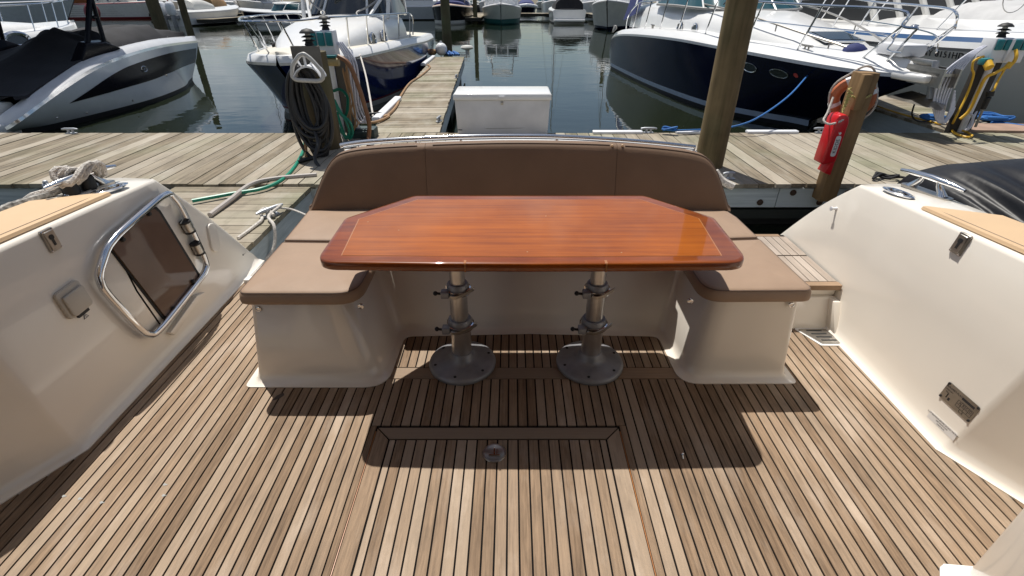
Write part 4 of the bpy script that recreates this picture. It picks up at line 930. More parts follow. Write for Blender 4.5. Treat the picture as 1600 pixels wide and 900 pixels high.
# ------------------------------------------------------------------ post with life ring and extinguisher cover
t = thing('timber_post', 'brown square timber post bolted to the near dock edge', 'post', (2.88, 4.34, 0))
MB().box(2.81, 2.955, 4.25, 4.385, -.02, 1.065).build('post', POSTW, t, bevel=.004)
MB().box(2.80, 2.872, 4.20, 4.248, .79, 1.06).build('side_block', POSTW, t, bevel=.004)
cR = at(1332, 153, y=4.44)
t = thing('life_ring', 'faded orange life ring with white bands hung behind the timber post', 'life ring', cR)
MR = Matrix.Rotation(R(-24), 3, 'Z') @ Matrix.Rotation(R(96), 3, 'X')
cl = [MR @ Vector(((.134) * math.cos(a), (.134) * math.sin(a), 0)) for a in [2 * math.pi * i / 36 for i in range(36)]]
MB().tube(cl, .044, 14, closed=True).build('ring', ORANGE, t, world=False)
for k in range(4):
    a0 = k * math.pi / 2 + .35
    MB().tube([MR @ Vector(((.134) * math.cos(a0 + i * .06), (.134) * math.sin(a0 + i * .06), 0)) for i in range(5)], .047, 14).build('band', PVC, t, world=False)
gp = [MR @ Vector(((.170 + .014 * math.cos(4 * a + 1)) * math.cos(a), (.245 + .02 * math.cos(4 * a + 1)) * math.sin(a), .02)) for a in [2 * math.pi * i / 48 for i in range(48)]]
MB().tube(gp, .009, 6, closed=True).build('grab_line', ROPEW, t, world=False)
line('grab_rope', [at(1302, 152, y=4.36), at(1293, 176, y=4.30), at(1287, 188, y=4.26), at(1296, 194, y=4.22), at(1312, 190, y=4.2), at(1322, 183, y=4.22)], .009, ROPEW, 'white rope loop hanging from the life ring to the red cover', 'rope')
pts = [at(1330, 138, y=4.235)]
for k in range(7): pts += [at(1326 - k * 1.5, 140 + k * 5, y=4.22), at(1332 - k * 2.5, 146 + k * 5, y=4.20)]
line('yellow_rope', pts, .0065, mat('pale_yellow_rope', (.48, .40, .14), .8, var=.3, scale=80), 'hank of pale yellow rope hanging on the left face of the post', 'rope', 70)
line('yellow_rope', [at(1331, 150, y=4.235), at(1340, 155, y=4.225), at(1352, 153, y=4.225), at(1361, 148, y=4.24)], .008, bpy.data.materials['pale_yellow_rope'], 'thin pale rope tied across the front of the timber post', 'rope')
t = thing('extinguisher_cover', 'red fire extinguisher cover fixed to the left of the timber post', 'extinguisher cover', (2.75, 4.26, .5))
pf = [(2.685, .345), (2.705, .335), (2.805, .36), (2.805, .69), (2.79, .735), (2.76, .755), (2.71, .75), (2.69, .715)]
MB().loft([[Vector((x, 4.20, z)) for x, z in pf], [Vector((x, 4.34, z)) for x, z in pf]]).build('cover', RED, t, bevel=.016, seg=3)
MB().prism([(2.745, .26), (2.805, .24), (2.805, .36), (2.775, .36)], -4.335, -4.21, Matrix(((1, 0, 0), (0, 0, -1), (0, 1, 0)))).build('tail', RED, t, bevel=.006)
MB().box(2.694, 2.706, 4.188, 4.206, .37, .71).build('rib', RED, t, bevel=.004)
lb = frame((2.757, 4.1985, .50), (0, 0, 1), (-1, 0, 0))
lp = MB().prism(rpoly([(-.09, -.022, .02), (.085, -.022, .02), (.085, .022, .02), (-.09, .022, .02)], 5), 0, .002).xf(lb).build('label', PAPER, t, smooth=0)
letters('lettering', 'KIDDE', .040, lb @ Matrix.Translation((-.002, -.001, .0025)), INK, lp, .0005, 1.05)
fl_ = MB().prism([(.092, -.004), (.108, -.012), (.118, .0), (.106, .004), (.12, .016), (.098, .008)], .0, .002).xf(lb).build('emblem', PAPER, lp, smooth=0)
# ------------------------------------------------------------------ white dock box
t = thing('dock_box', 'white fibreglass dock box with closed lid standing on the dock', 'dock box', (-.11, 6.4, DZ))
MB().loft([[Vector((x, y, z)) for x, y in ((-.69 + i, 6.20 + i * .3), (.46 - i, 6.20 + i * .3), (.46 - i, 6.72), (-.69 + i, 6.72))] for z, i in ((DZ + .002, .02), (.52, .0))]).build('body', mat('weathered_white_plastic', (.72, .72, .74), .5, var=.10, scale=4), t, bevel=.012)
MB().loft([[Vector((x, y, z)) for x, y in ((-.705 + i, 6.175 + i), (.475 - i, 6.175 + i), (.475 - i, 6.74 - i), (-.705 + i, 6.74 - i))] for z, i in ((.522, 0), (.585, .004), (.602, .02))]).build('lid', WHITE, t, bevel=.012)
MB().box(-.155, -.085, 6.162, 6.177, .545, .575).build('lid_lip', PVC, t, bevel=.004)
MB().box(-.135, -.105, 6.182, 6.192, .47, .545).ball((-.12, 6.178, .50), .014, 8).build('hasp', STEEL, t)
MB().box(-.665, -.615, 6.198, 6.205, .17, .178).build('maker_mark', INK, t, smooth=0)
MB().tube([(-.66, 6.217, .21), (-.3, 6.207, .19), (.1, 6.207, .195), (.44, 6.215, .215)], .004, 5).build('moulded_line', GREYPL, t)
# things at the end of the centre finger
c = at(689, 87, z=DZ)
o = MB().ball((c.x + .02, c.y, DZ + .17), .17, 20).lathe([(.03, 0), (.03, .06)], (c.x + .02, c.y, DZ + .32), 8).build('ball_fender', PVC, None); tag(o, 'round white ball fender at the end of the centre finger', 'fender')
c = at(677, 87, z=DZ)
o = MB().ball((c.x - .02, c.y + .05, DZ + .09), .11, 14, (1.1, 1, .8)).build('tan_buoy', TANH, None); tag(o, 'small tan buoy lying left of the white ball fender', 'buoy')
c = at(704, 87, z=DZ)
MB_ = MB()
for k in range(5): MB_.tube([(c.x - .15 + .06 * k, c.y + .1, DZ + .03), (c.x - .1 + .07 * k, c.y, DZ + .07 + .03 * (k % 2)), (c.x - .02 + .07 * k, c.y - .12, DZ + .03)], .035, 6, sm=8)
o = MB_.build('blue_rag', ROPEB, None); tag(o, 'crumpled blue cloth right of the white ball fender', 'cloth')
c = at(728, 86, z=DZ)
o = MB().lathe([(.06, 0), (.05, .03), (.05, .13), (.16, .16), (.19, .20), (.16, .24), (.05, .26)], (c.x + .04, c.y, DZ), 16).build('mushroom_vent', OFFW, None); tag(o, 'off-white mushroom shaped cap on the far right corner of the finger', 'dock cap')
# ------------------------------------------------------------------ black vinyl cover of the neighbouring boat
def tarp():
    t = thing('covered_boat', 'neighbouring boat under a creased shiny black vinyl cover', 'covered boat', (4.0, 2.6, WZ))
    sil = [(1424, 286), (1445, 271), (1475, 262), (1505, 256), (1545, 253), (1600, 248), (1680, 243), (1780, 238), (1900, 232)]
    top = crm([at(u, v, y=3.35 - i * .02) for i, (u, v) in enumerate(sil)], 44)
    rows = []
    random.seed(4)
    for i, p in enumerate(top):
        row = []
        for k in range(16):
            f = k / 15
            fold = .075 * math.sin(i * .55 + f * 3.1) * f * (1 - .3 * f) + .05 * math.sin(i * 1.25 - f * 5) * f + .03 * math.sin(i * .21 + 9 * f)* f
            row.append(Vector((p.x + .10 * f * math.sin(i * .35), p.y - 2.0 * f, p.z + .06 * (1 - f) * math.sin(f * 3) - .62 * f ** 1.7 + fold)))
        back = [Vector((p.x, p.y + .12, p.z - .04)), Vector((p.x, p.y + .3, p.z - .5)), Vector((p.x, p.y + .3, -.4))]
        rows.append(list(reversed(back)) + row + [row[-1] + Vector((0, -.05, -.6))])
    MB().grid(rows).build('cover', VINYLB, t, smooth=80)
    MB().loft([[Vector((x, y, z)) for x, y in ((2.62, .2), (7.5, .2), (7.5, 3.3), (3.0, 3.4))] for z in (-.9, -.1)]).build('hull', WHITE, t, bevel=.02)
tarp()

# ================================================================== boats
def axisboat(name, label, cat, stern, bow, group='boats moored in the marina'):
    s, b = Vector(stern), Vector(bow); d = b - s
    t = thing(name, label, cat, (s.x, s.y, WZ), math.atan2(-d.x, d.y), group)
    ca, sa = d.y / d.length, d.x / d.length
    def loc(x, y, z):                                 # world point -> (along, half, height)
        dx, dy = x - s.x, y - s.y
        return Vector((dx * sa + dy * ca, abs(dx * ca - dy * sa), z - WZ))
    t['x'] = 0; del t['x']
    return t, loc, d.length
def resample(ctrl, n=26): return [Vector((max(p.y, 0), p.x, p.z)) for p in crm(ctrl, n)]      # -> local (x, y, z)
def mir(p): return Vector((-p.x, p.y, p.z))
def strip(t, A, Bq, name, m, smooth=60, parent=None):
    b = MB()
    b.loft([A, Bq], closed=False); b.loft([[mir(p) for p in A], [mir(p) for p in Bq]], closed=False)
    return b.build(name, m, parent or t, smooth=smooth, world=False)
def strips(t, rows, defs):
    for name, m, i0, i1 in defs:
        b = MB(); b.loft(rows[i0:i1 + 1], closed=False); b.loft([[mir(p) for p in r] for r in rows[i0:i1 + 1]], closed=False)
        b.build(name, m, t, smooth=60, world=False)
def transom(t, rows, m, name='stern_panel'):
    L = [r[0] for r in rows]; b = MB(); b.add([p for p in L] + [mir(p) for p in reversed(L)], [list(range(2 * len(L)))]); b.build(name, m, t, smooth=0, world=False)
def deckfill(t, top, m, camber=.06, name='deck'):
    rows = [[Vector((p.x * f, p.y, p.z + camber * (1 - f * f))) for f in (-1, -.6, -.2, .2, .6, 1)] for p in top]
    MB().grid(rows).build(name, m, t, smooth=60, world=False)
def mix(A, B_, f): return [a.lerp(b, f) for a, b in zip(A, B_)]
def patch(t, A, B_, s0, s1, f0, f1, name, m, off=.006, n=24, side=1, midr=None):
    rows = []
    def samp(R_, s):
        x = s * (len(R_) - 1); k = min(int(x), len(R_) - 2); return R_[k].lerp(R_[k + 1], x - k)
    for i in range(n):
        s = s0 + (s1 - s0) * i / (n - 1); q = i / (n - 1)
        a, b = samp(A, s), samp(B_, s); r = []
        for k in range(7):
            f = f0(q) + (f1(q) - f0(q)) * k / 6; p = a.lerp(b, f)
            if midr:
                m_ = samp(midr[0], s); p = a.lerp(m_, f / midr[1]) if f < midr[1] else m_.lerp(b, (f - midr[1]) / (1 - midr[1]))
            p = Vector((p.x + off, p.y, p.z + .001)); r.append(p)
        rows.append(r)
    b = MB().grid(rows)
    if side == 0: b.grid([[mir(p) for p in r] for r in rows])
    return b.build(name, m, t, smooth=60, world=False)
def rail(t, top, posts, r=.013, name='bow_rail', m=None, both=True):
    o = MB().tube(top, r, 7)
    if both: o.tube([mir(p) for p in top], r, 7)
    q = o.build(name, m or CHROME, t, world=False)
    for a, b in posts:
        MB().tube([a, b], r * .9, 6).build('rail_post', m or CHROME, t, world=False)
        if both: MB().tube([mir(a), mir(b)], r * .9, 6).build('rail_post', m or CHROME, t, world=False)
def trunk(t, sts, m, name='cabin', parent=None):      # sts: (y, halfwidth, zbase, ztop)
    rows = []
    for y, h, z0, z1 in sts:
        half = [(h, z0), (h * .97, z0 + (z1 - z0) * .45), (h * .90, z0 + (z1 - z0) * .78), (h * .74, z0 + (z1 - z0) * .95), (h * .4, z1 + .015), (0, z1 + .03)]
        rows.append([Vector((a, y, z)) for a, z in half] + [Vector((-a, y, z)) for a, z in half[-2::-1]])
    return MB().loft(rows, True, True, True).build(name, m, parent or t, smooth=60, world=False)
def disc(t, c, nrm, rx, ry, m, name, d=.012, rim=None, upv=(0, 0, 1)):
    nrm = Vector(nrm).normalized(); x = Vector(upv).cross(nrm).normalized(); M = frame(c, x, nrm.cross(x))
    o = MB().prism([(rx * math.cos(a), ry * math.sin(a)) for a in [2 * math.pi * i / 20 for i in range(20)]], -.01, d).xf(M).build(name, m, t, smooth=0, world=False)
    if rim: MB().tube([M @ Vector((rx * math.cos(a), ry * math.sin(a), d)) for a in [2 * math.pi * i / 24 for i in range(24)]], rim, 6, closed=True).build(name + '_rim', CHROME, o, world=False)
    return o

from mathutils.bvhtree import BVHTree
def hit(t, name, u, v):                               # where a sight line meets a part of a boat: local point and normal
    o = next(c for c in t.children if c.name.split('.')[0] == name)
    M = t.matrix_basis.inverted(); me = o.data
    b = BVHTree.FromPolygons([q.co for q in me.vertices], [p.vertices for p in me.polygons])
    p, n, i, d = b.ray_cast(M @ Vector((0, 0, EYE)), (M.to_3x3() @ ray(u, v)).normalized())
    if p is None: return None
    if n.dot(M.to_3x3() @ ray(u, v)) > 0: n = -n
    return p, n
def spot(t, part, u, v, rx, ry, m, name, d, rim):
    h = hit(t, part, u, v)
    if h: disc(t, h[0], h[1], rx, ry, m, name, d, rim)
    else: print('missed', t.name, part, u, v)
# ------------------------------------------------------------------ navy cruiser
def navy():
    t, loc, L = axisboat('motor_cruiser', 'white topped motor cruiser with navy hull, bow overhanging the right finger dock', 'motorboat', (4.88, 17), (5.0, 6.3))
    W = [loc(*p) for p in ((3.12, 16.9, WZ), (3.10, 16.3, WZ), (3.30, 13.6, WZ), (3.55, 11.7, WZ), (3.86, 10.2, WZ), (4.20, 9.55, WZ), (4.57, 9.02, WZ), (4.80, 8.75, WZ))] + [Vector((8.55, 0, 0))]
    wl = resample(W, 40)
    # rub rail traced: world z
    G = [Vector(q) for q in ((.02, 1.80, .42), (.10, 1.84, .66), (.5, 1.88, .84), (1.6, 1.88, .98), (3.4, 1.76, 1.08), (5.7, 1.58, 1.15), (7.0, 1.24, 1.12), (8.7, .95, 1.105), (9.7, .66, 1.085), (10.3, .33, 1.075), (10.68, .02, 1.10))]
    gw = resample(G, 40)
    bot = [Vector((p.x * .9, p.y * .985, -.45)) for p in wl]
    bt0 = mix(wl, gw, .0); b1 = [Vector((p.x + .012, p.y + .01, .07)) for p in wl]; b2 = [Vector((p.x + .03, p.y + .02, .165)) for p in wl]
    knuck = mix(b2, gw, .62); knuck = [Vector((p.x + .02, p.y, p.z)) for p in knuck]
    g2 = [Vector((max(p.x - .015, 0), p.y, p.z + .045)) for p in gw]
    up = []
    for i, p in enumerate(g2):
        f = p.y / 10.7; h = .09 * (1 - max(0, f - .55) / .45 * .75); q = min(1, max(0, (p.y - .0) / .35))
        up.append(Vector((max(p.x - .05 - .05 * f, 0), p.y + (.10 if p.y < .4 else 0), p.z + h * (.75 + .25 * q))))
    dk = [Vector((max(p.x - .09, 0), p.y, p.z + .035)) for p in up]
    rows = [bot, wl, b1, b2, knuck, gw, g2, up, dk]
    strips(t, rows, [('bottom_paint', BOTTOM, 0, 2), ('boot_stripe', STRIPE, 2, 3), ('hull', NAVY, 3, 5), ('rub_rail', STEEL, 5, 6), ('topsides', WHITE, 6, 8)])
    transom(t, rows, WHITE); deckfill(t, dk, WHITE, .10)
    dz = lambda y: 1.33 - .0 * y if y < 5 else 1.33 - (y - 5) * .055
    trunk(t, [(.6, 1.42, 1.15, 1.75), (2.0, 1.44, 1.2, 1.82), (3.4, 1.38, 1.2, 1.80), (4.8, 1.28, 1.2, 1.76), (5.9, 1.12, 1.2, 1.68), (7.2, .88, 1.18, 1.54), (8.4, .64, 1.15, 1.38), (9.3, .36, 1.12, 1.22), (9.6, .18, 1.1, 1.13)], WHITE)
    for u, v in ((1063, 43), (1086, 46)): spot(t, 'cabin', u, v, .105, .105, GLASS, 'porthole', .02, .018)
    for u, v in ((1172, 105), (1218, 114)): spot(t, 'hull', u, v, .19, .075, GLASS, 'hull_port', .015, .008)
    spot(t, 'hull', 1244, 117.5, .04, .04, mat('red_sticker', (.6, .06, .06), .4), 'registration_sticker', .008, None)
    for s in (1, -1):
        vv = [(1.86, .35, 1.00), (1.88, .95, 1.12), (1.90, 1.05, 1.20), (1.86, .55, 1.20), (1.84, .4, 1.12)]
        MB().loft([[Vector((s * (x + .01), y, z)) for x, y, z in vv], [Vector((s * (x - .03), y, z)) for x, y, z in vv]]).build('air_vent', GREYPL, t, smooth=0, world=False)
    # foredeck hatch and the low grab rails
    M = Matrix.Translation((0, 8.55, 1.385)) @ Matrix.Rotation(R(-8.5), 4, 'X')
    MB().box(-.30, .30, -.30, .30, 0, .035).xf(M).build('hatch_frame', CHROME, t, bevel=.01, world=False)
    MB().box(-.25, .25, -.25, .25, .036, .042).xf(M).build('hatch_glass', GLASS, t, smooth=0, world=False)
    for s in (1, -1):
        g = crm([(s * .98, 5.3, 1.80), (s * .86, 6.4, 1.72), (s * .72, 7.5, 1.60), (s * .52, 8.6, 1.45), (s * .30, 9.35, 1.33), (s * .22, 9.42, 1.24)], 22)
        MB().tube(g, .016, 6).build('grab_rail', STEEL, t, world=False)
        for k in (4, 10, 15): MB().tube([g[k], g[k] - Vector((0, 0, .10))], .012, 6).build('grab_rail_post', STEEL, t, world=False)
    # windshield and its white frame
    base = crm([(1.32, 3.0, 1.76), (1.28, 4.3, 1.76), (1.12, 5.2, 1.73), (.75, 5.7, 1.71), (.3, 5.9, 1.70), (0, 5.93, 1.70)], 18); base += [mir(p) for p in reversed(base[:-1])]
    topw = [Vector((p.x * .82, p.y - 1.35 if abs(p.x) < 1.3 else p.y - .9, 2.55)) for p in base]
    MB().loft([base, [a.lerp(b, .5) + Vector((0, .05, .02)) for a, b in zip(base, topw)], topw], closed=False).build('windshield', TEALGLASS, t, smooth=60, world=False)
    for k in (0, 8, 14, 20, 26, 34): MB().tube([base[k] + Vector((0, .01, 0)), topw[k] + Vector((0, .01, 0))], .035 if k in (0, 34) else .022, 6).build('windshield_frame', WHITE, t, world=False)
    MB().tube(base, .025, 6).build('windshield_seal', GREYPL, t, world=False)
    MB().tube(topw, .05, 6).build('windshield_header', WHITE, t, world=False)
    for s in (.45, -.5):
        MB().tube([(s + .30, 5.78, 1.80), (s + .1, 5.60, 1.96), (s - .5, 5.5, 1.96)], .013, 5).build('wiper', RUBBER, t, world=False)
    MB().loft([[Vector((x, y, z)) for x, y in ((-1.2, .3), (1.2, .3), (1.05, 3.6), (-1.05, 3.6))] for z in (2.55, 2.66)]).build('hardtop', WHITE, t, bevel=.04, world=False)
    for s in (1, -1): MB().tube([(s * 1.42, 1.3, 1.7), (s * 1.1, .7, 2.58)], .06, 8).build('arch_leg', WHITE, t, world=False); MB().loft([[Vector((s * 1.5, 1.8, 1.55)), Vector((s * 1.15, 1.6, 2.5))], [Vector((s * 1.52, .1, 1.30)), Vector((s * 1.2, .2, 2.5))]], closed=False).build('side_curtain', BLUECANVAS, t, world=False)
    # bow rail, traced from its stanchions
    E_ = lambda y: next((a.lerp(b, (y - a.y) / max(b.y - a.y, 1e-5)) for a, b in zip(dk, dk[1:]) if a.y <= y <= b.y), dk[-1])
    ys = [1.3, 2.0, 3.0, 4.1, 5.2, 6.3, 7.5, 8.8, 9.9]
    posts = []; tp_ = []
    for y in ys:
        e = E_(y); hh = .58 if y > 1.9 else .0; a = Vector((max(e.x - .06, .1), y, e.z)); b = Vector((max(e.x - .06, .16), y + .35, e.z + .60))
        if y > 1.5: posts.append((a, b)); tp_.append(b)
        else: tp_ += [a, Vector((e.x - .05, y + .2, e.z + .35))]
    tp_ += [Vector((.32, 10.35, 1.64)), Vector((.22, 10.48, 1.62))]
    rail(t, crm(tp_, 60), posts[:-1], .016)
    rail(t, crm([Vector((p.x - .01, p.y - .12, p.z - .27)) for p in tp_[-5:]], 20), [], .010, 'middle_rail')
    for s in (1, -1): MB().tube([(s * .16, 10.0, 1.13), (s * .22, 10.48, 1.62)], .015, 6).tube([(s * .30, 9.7, 1.15), (s * .32, 10.35, 1.64)], .013, 6).build('rail_post', CHROME, t, world=False)
    # pulpit with roller and plough anchor
    TP = Matrix.Translation((0, .78, .13))
    MB().loft([[Vector((x, y, z)) for x, y in ((-.30, 9.1), (.30, 9.1), (.25, 9.8), (.17, 10.05), (-.17, 10.05), (-.25, 9.8))] for z in (.93, 1.02)]).xf(TP).build('pulpit', WHITE, t, bevel=.03, seg=3, world=False)
    MB().box(-.10, .10, 9.55, 10.15, 1.02, 1.05).box(-.10, -.08, 9.6, 10.2, .90, 1.10).box(.08, .10, 9.6, 10.2, .90, 1.10).xf(TP).build('anchor_roller', STEEL, t, smooth=0, world=False)
    MB().loft([[Vector((-.05, 9.5, 1.06)), Vector((.05, 9.5, 1.06)), Vector((.05, 9.5, 1.12)), Vector((-.05, 9.5, 1.12))], [Vector((-.04, 10.2, 1.06)), Vector((.04, 10.2, 1.06)), Vector((.04, 10.22, 1.12)), Vector((-.04, 10.22, 1.12))], [Vector((-.035, 10.32, .72)), Vector((.035, 10.32, .72)), Vector((.035, 10.38, .72)), Vector((-.035, 10.38, .72))]]).xf(Matrix.Translation((0, .46, .17))).build('anchor', STEEL, t, bevel=.01, world=False)
    MB().loft([[Vector((-.30, 10.02, .69)), Vector((0, 10.02, .76)), Vector((.30, 10.02, .69))], [Vector((-.26, 10.3, .68)), Vector((0, 10.3, .75)), Vector((.26, 10.3, .68))], [Vector((-.03, 10.6, .63)), Vector((0, 10.6, .65)), Vector((.03, 10.6, .63))]], closed=False).xf(Matrix.Translation((0, .46, .17))).build('anchor_fluke', STEEL, t, smooth=0, world=False)
    MB().box(-.16, .16, 9.0, 9.5, 1.16, 1.30).box(-.08, .08, 9.1, 9.4, 1.0, 1.17).xf(TP).build('windlass', PVC, t, bevel=.03, world=False)
    MB().ball((.18, 8.62, 1.12), .17, 12, (1, .9, .8)).xf(TP).build('windlass_cover', BLUECANVAS, t, world=False)
    MB().tube(crm([(.1, 8.7, 1.06), (.05, 9.0, 1.07), (.08, 9.3, 1.07), (0, 9.6, 1.08)], 16), .020, 6).xf(TP).build('anchor_chain', mat('rusty_chain', (.16, .09, .05), .8), t, world=False)
    for y, s in ((8.9, 1), (8.9, -1), (3.4, 1)):
        e = E_(y); MB().tube([(s * (e.x - .12), y - .14, e.z + .08), (s * (e.x - .12), y + .14, e.z + .08)], .016, 6).tube([(s * (e.x - .12), y - .05, e.z - .01), (s * (e.x - .12), y - .05, e.z + .08)], .014, 6).tube([(s * (e.x - .12), y + .05, e.z - .01), (s * (e.x - .12), y + .05, e.z + .08)], .014, 6).build('cleat', STEEL, t, world=False)
navy()

# ------------------------------------------------------------------ black and grey bowrider under its cover
def bowrider():
    t, loc, L = axisboat('bowrider', 'grey and black sport boat under black cover, stern toward the dock', 'motorboat', (-8.92, 8.0), (-8.50, 14.8))
    wl = resample([loc(*p) for p in ((-7.95, 8.1, WZ), (-7.78, 8.5, WZ), (-7.6, 9.8, WZ), (-7.58, 11.1, WZ), (-7.85, 12.5, WZ), (-8.25, 13.4, WZ), (-8.55, 14.1, WZ))], 40)
    wl[-1].x = 0
    rubw = [(-8.0, 7.75, -.28), (-7.72, 7.95, -.10), (-7.56, 8.35, .10), (-7.52, 8.85, .26), (-7.53, 9.65, .445), (-7.62, 10.75, .56), (-7.82, 12.1, .60), (-8.1, 13.3, .57)]
    gw = resample([loc(*p) for p in rubw] + [Vector((6.75, .03, .86))], 40)
    bot = [Vector((p.x * .9, p.y, -.35)) for p in wl]
    b1 = [Vector((p.x + .02, p.y + .01, .09)) for p in wl]
    mid = [Vector((p.x + .03, p.y, p.z)) for p in mix(b1, gw, .55)]
    g2 = [Vector((max(p.x - .01, 0), p.y, p.z + .05)) for p in gw]
    up = [Vector((max(p.x - .07, 0), p.y, p.z + .05 + .04 * min(1, max(0, (p.y - .6) / 1.5)))) for p in g2]
    dk = [Vector((max(p.x - .16, 0), p.y, p.z + .02)) for p in up]
    rows = [bot, wl, b1, mid, gw, g2, up, dk]
    SILV = mat('silver_gelcoat', (.64, .68, .72), .22, coat=.4, var=.03)
    strips(t, rows, [('bottom_paint', BOTTOM, 0, 2), ('hull', SILV, 2, 4), ('rub_rail', CHROME, 4, 5), ('gunwale', mat('pale_grey_gelcoat', (.62, .63, .65), .25, coat=.3), 5, 7)])
    transom(t, rows, WHITE)
    patch(t, b1, gw, .285, .985, lambda q: .42 + .27 * max(0, 1 - q / .45) ** 1.6, lambda q: .69 + .15 * min(1, q / .4) ** .8, 'hull_panel', BLACKGEL, off=.008, n=40, side=0, midr=(mid, .55))
    patch(t, mid, gw, .47, .665, lambda q: -.12 + .02 * q, lambda q: -.10 + .62 * q ** .7, 'hull_window', GLASS, off=.03, side=0) if False else None
    (bp_, bn) = hit(t, 'hull', 224, 108); o = disc(t, bp_ + bn * .012, bn, .10, .052, BLACKGEL, 'hull_badge', .006, .007)
    v = Vector((bp_.y, bp_.x - .028, bp_.z))
    MB().tube([Vector((v.y + .058, v.x + .05, v.z - .01)), Vector((v.y + .058, v.x + .01, v.z + .02)), Vector((v.y + .058, v.x - .02, v.z - .02)), Vector((v.y + .058, v.x - .06, v.z + .012))], .006, 5).build('badge_mark', CHROME, o, world=False)
    for u, vv in ((86, 184), (133, 176), (205, 157), (258, 118), (156, 148)):
        p = at(u, vv, x=-7.56); q = loc(p.x, p.y, p.z); MB().ball((q.y + .03, q.x, q.z), .022, 8).build('drain_fitting', STEEL, t, world=False)
    # swim platform
    MB().loft([[Vector((x, y, z)) for x, y in rpoly([(-1.05, .35, .1), (1.05, .35, .1), (1.02, -1.15, .5), (-1.02, -1.15, .5)], 5)] for z in (.10, .24)]).build('swim_platform', WHITE, t, bevel=.03, world=False)
    MB().loft([[Vector((x, y, z)) for x, y in ((-.95, .3), (.95, .3), (.80, -.25), (-.80, -.25))] for z in (.24, .52)]).build('stern_lounge', WHITE, t, bevel=.06, world=False)
    letters('lettering', '270', .11, Matrix.Translation((8.92 - 8.0 - .2, 0, 0)) @ frame((0, -.27, .34), (1, 0, 0), (0, 0, 1)), INK, t, .001) if False else None
    # black cover: a tent over gunwales and ridge
    ridge = [(.15, .50), (.6, .70), (1.1, .90), (1.8, 1.14), (2.5, 1.41), (2.7, 1.38), (3.0, 1.25), (3.3, 1.20), (3.7, 1.26), (4.3, 1.29), (5.0, 1.27), (5.6, 1.19), (6.3, 1.06)]
    rg = crm([Vector((0, y, z)) for y, z in ridge], 44); rows = []
    E_ = lambda y: next((a.lerp(b, (y - a.y) / max(b.y - a.y, 1e-5)) for a, b in zip(dk, dk[1:]) if a.y <= y <= b.y), dk[-1])
    random.seed(8)
    for i, p in enumerate(rg):
        e = E_(max(p.y, .45)); e = Vector((e.x + .03, p.y, e.z + .015)); r = []
        for k in range(9):
            f = k / 8; sag = -.10 * math.sin(math.pi * f) * (1 if p.y < 2.6 else .25)
            bul = .20 * math.sin(math.pi * f) if p.y > 2.8 else .05 * math.sin(math.pi * f)
            r.append(Vector((e.x * f, p.y, p.z + (e.z - p.z) * f + sag + bul * (.5 if p.y > 5 else 1) + .012 * math.sin(i * 1.7 + k))))
        r.append(Vector((e.x + .012, p.y, e.z - .05)))
        rows.append([mir(q) for q in reversed(r[1:])] + r)
    b = MB().grid(rows); b.add(rows[0], [list(range(len(rows[0])))]); b.build('boat_cover', CANVAS, t, smooth=70, world=False)
    for i in range(4, 42, 3):
        q = rows[i][-2]; MB().ball((q.x + .005, q.y, q.z - .02), .013, 6).build('cover_snap', CHROME, t, world=False)
    # wake tower
    for s in (1, -1):
        f1, f2 = Vector((s * 1.10, 1.85, .98)), Vector((s * 1.10, 2.25, 1.05))
        MB().loft([[f1 + Vector((0, -.25, -.16)), f1 + Vector((0, .9, .08)), f1 + Vector((0, .55, .22)), f1 + Vector((0, .1, .22))], [f1 + Vector((-s * .22, -.25, -.10)), f1 + Vector((-s * .22, .9, .1)), f1 + Vector((-s * .16, .55, .26)), f1 + Vector((-s * .16, .1, .26))]]).build('tower_foot', BLACKGEL, t, bevel=.03, world=False)
        MB().tube([f1 + Vector((-s * .08, .2, .2)), f1 + Vector((-s * .12, .75, 1.0)), f1 + Vector((-s * .3, 1.0, 1.5)), (0, 2.95, 2.55)], .045, 8).build('tower_leg', BLACKGEL, t, world=False)
        MB().tube([f2 + Vector((-s * .08, .2, .12)), f2 + Vector((-s * .12, .35, .9)), f2 + Vector((-s * .3, .4, 1.4)), (0, 3.0, 2.5)], .040, 8).build('tower_leg', BLACKGEL, t, world=False)
        for z in (.62, 1.05): MB().tube([f1 + Vector((-s * .1, .2 + z * .62, z)), f2 + Vector((-s * .1, .2 + z * .17, z - .06))], .03, 6).build('tower_rung', BLACKGEL, t, world=False)
    MB().loft([[Vector((x, y, z)) for x, y in ((-1.05, .6), (1.05, .6), (1.0, 3.2), (-1.0, 3.2))] for z in (2.02, 2.10)]).build('bimini_top', CANVAS, t, bevel=.03, world=False)
bowrider()

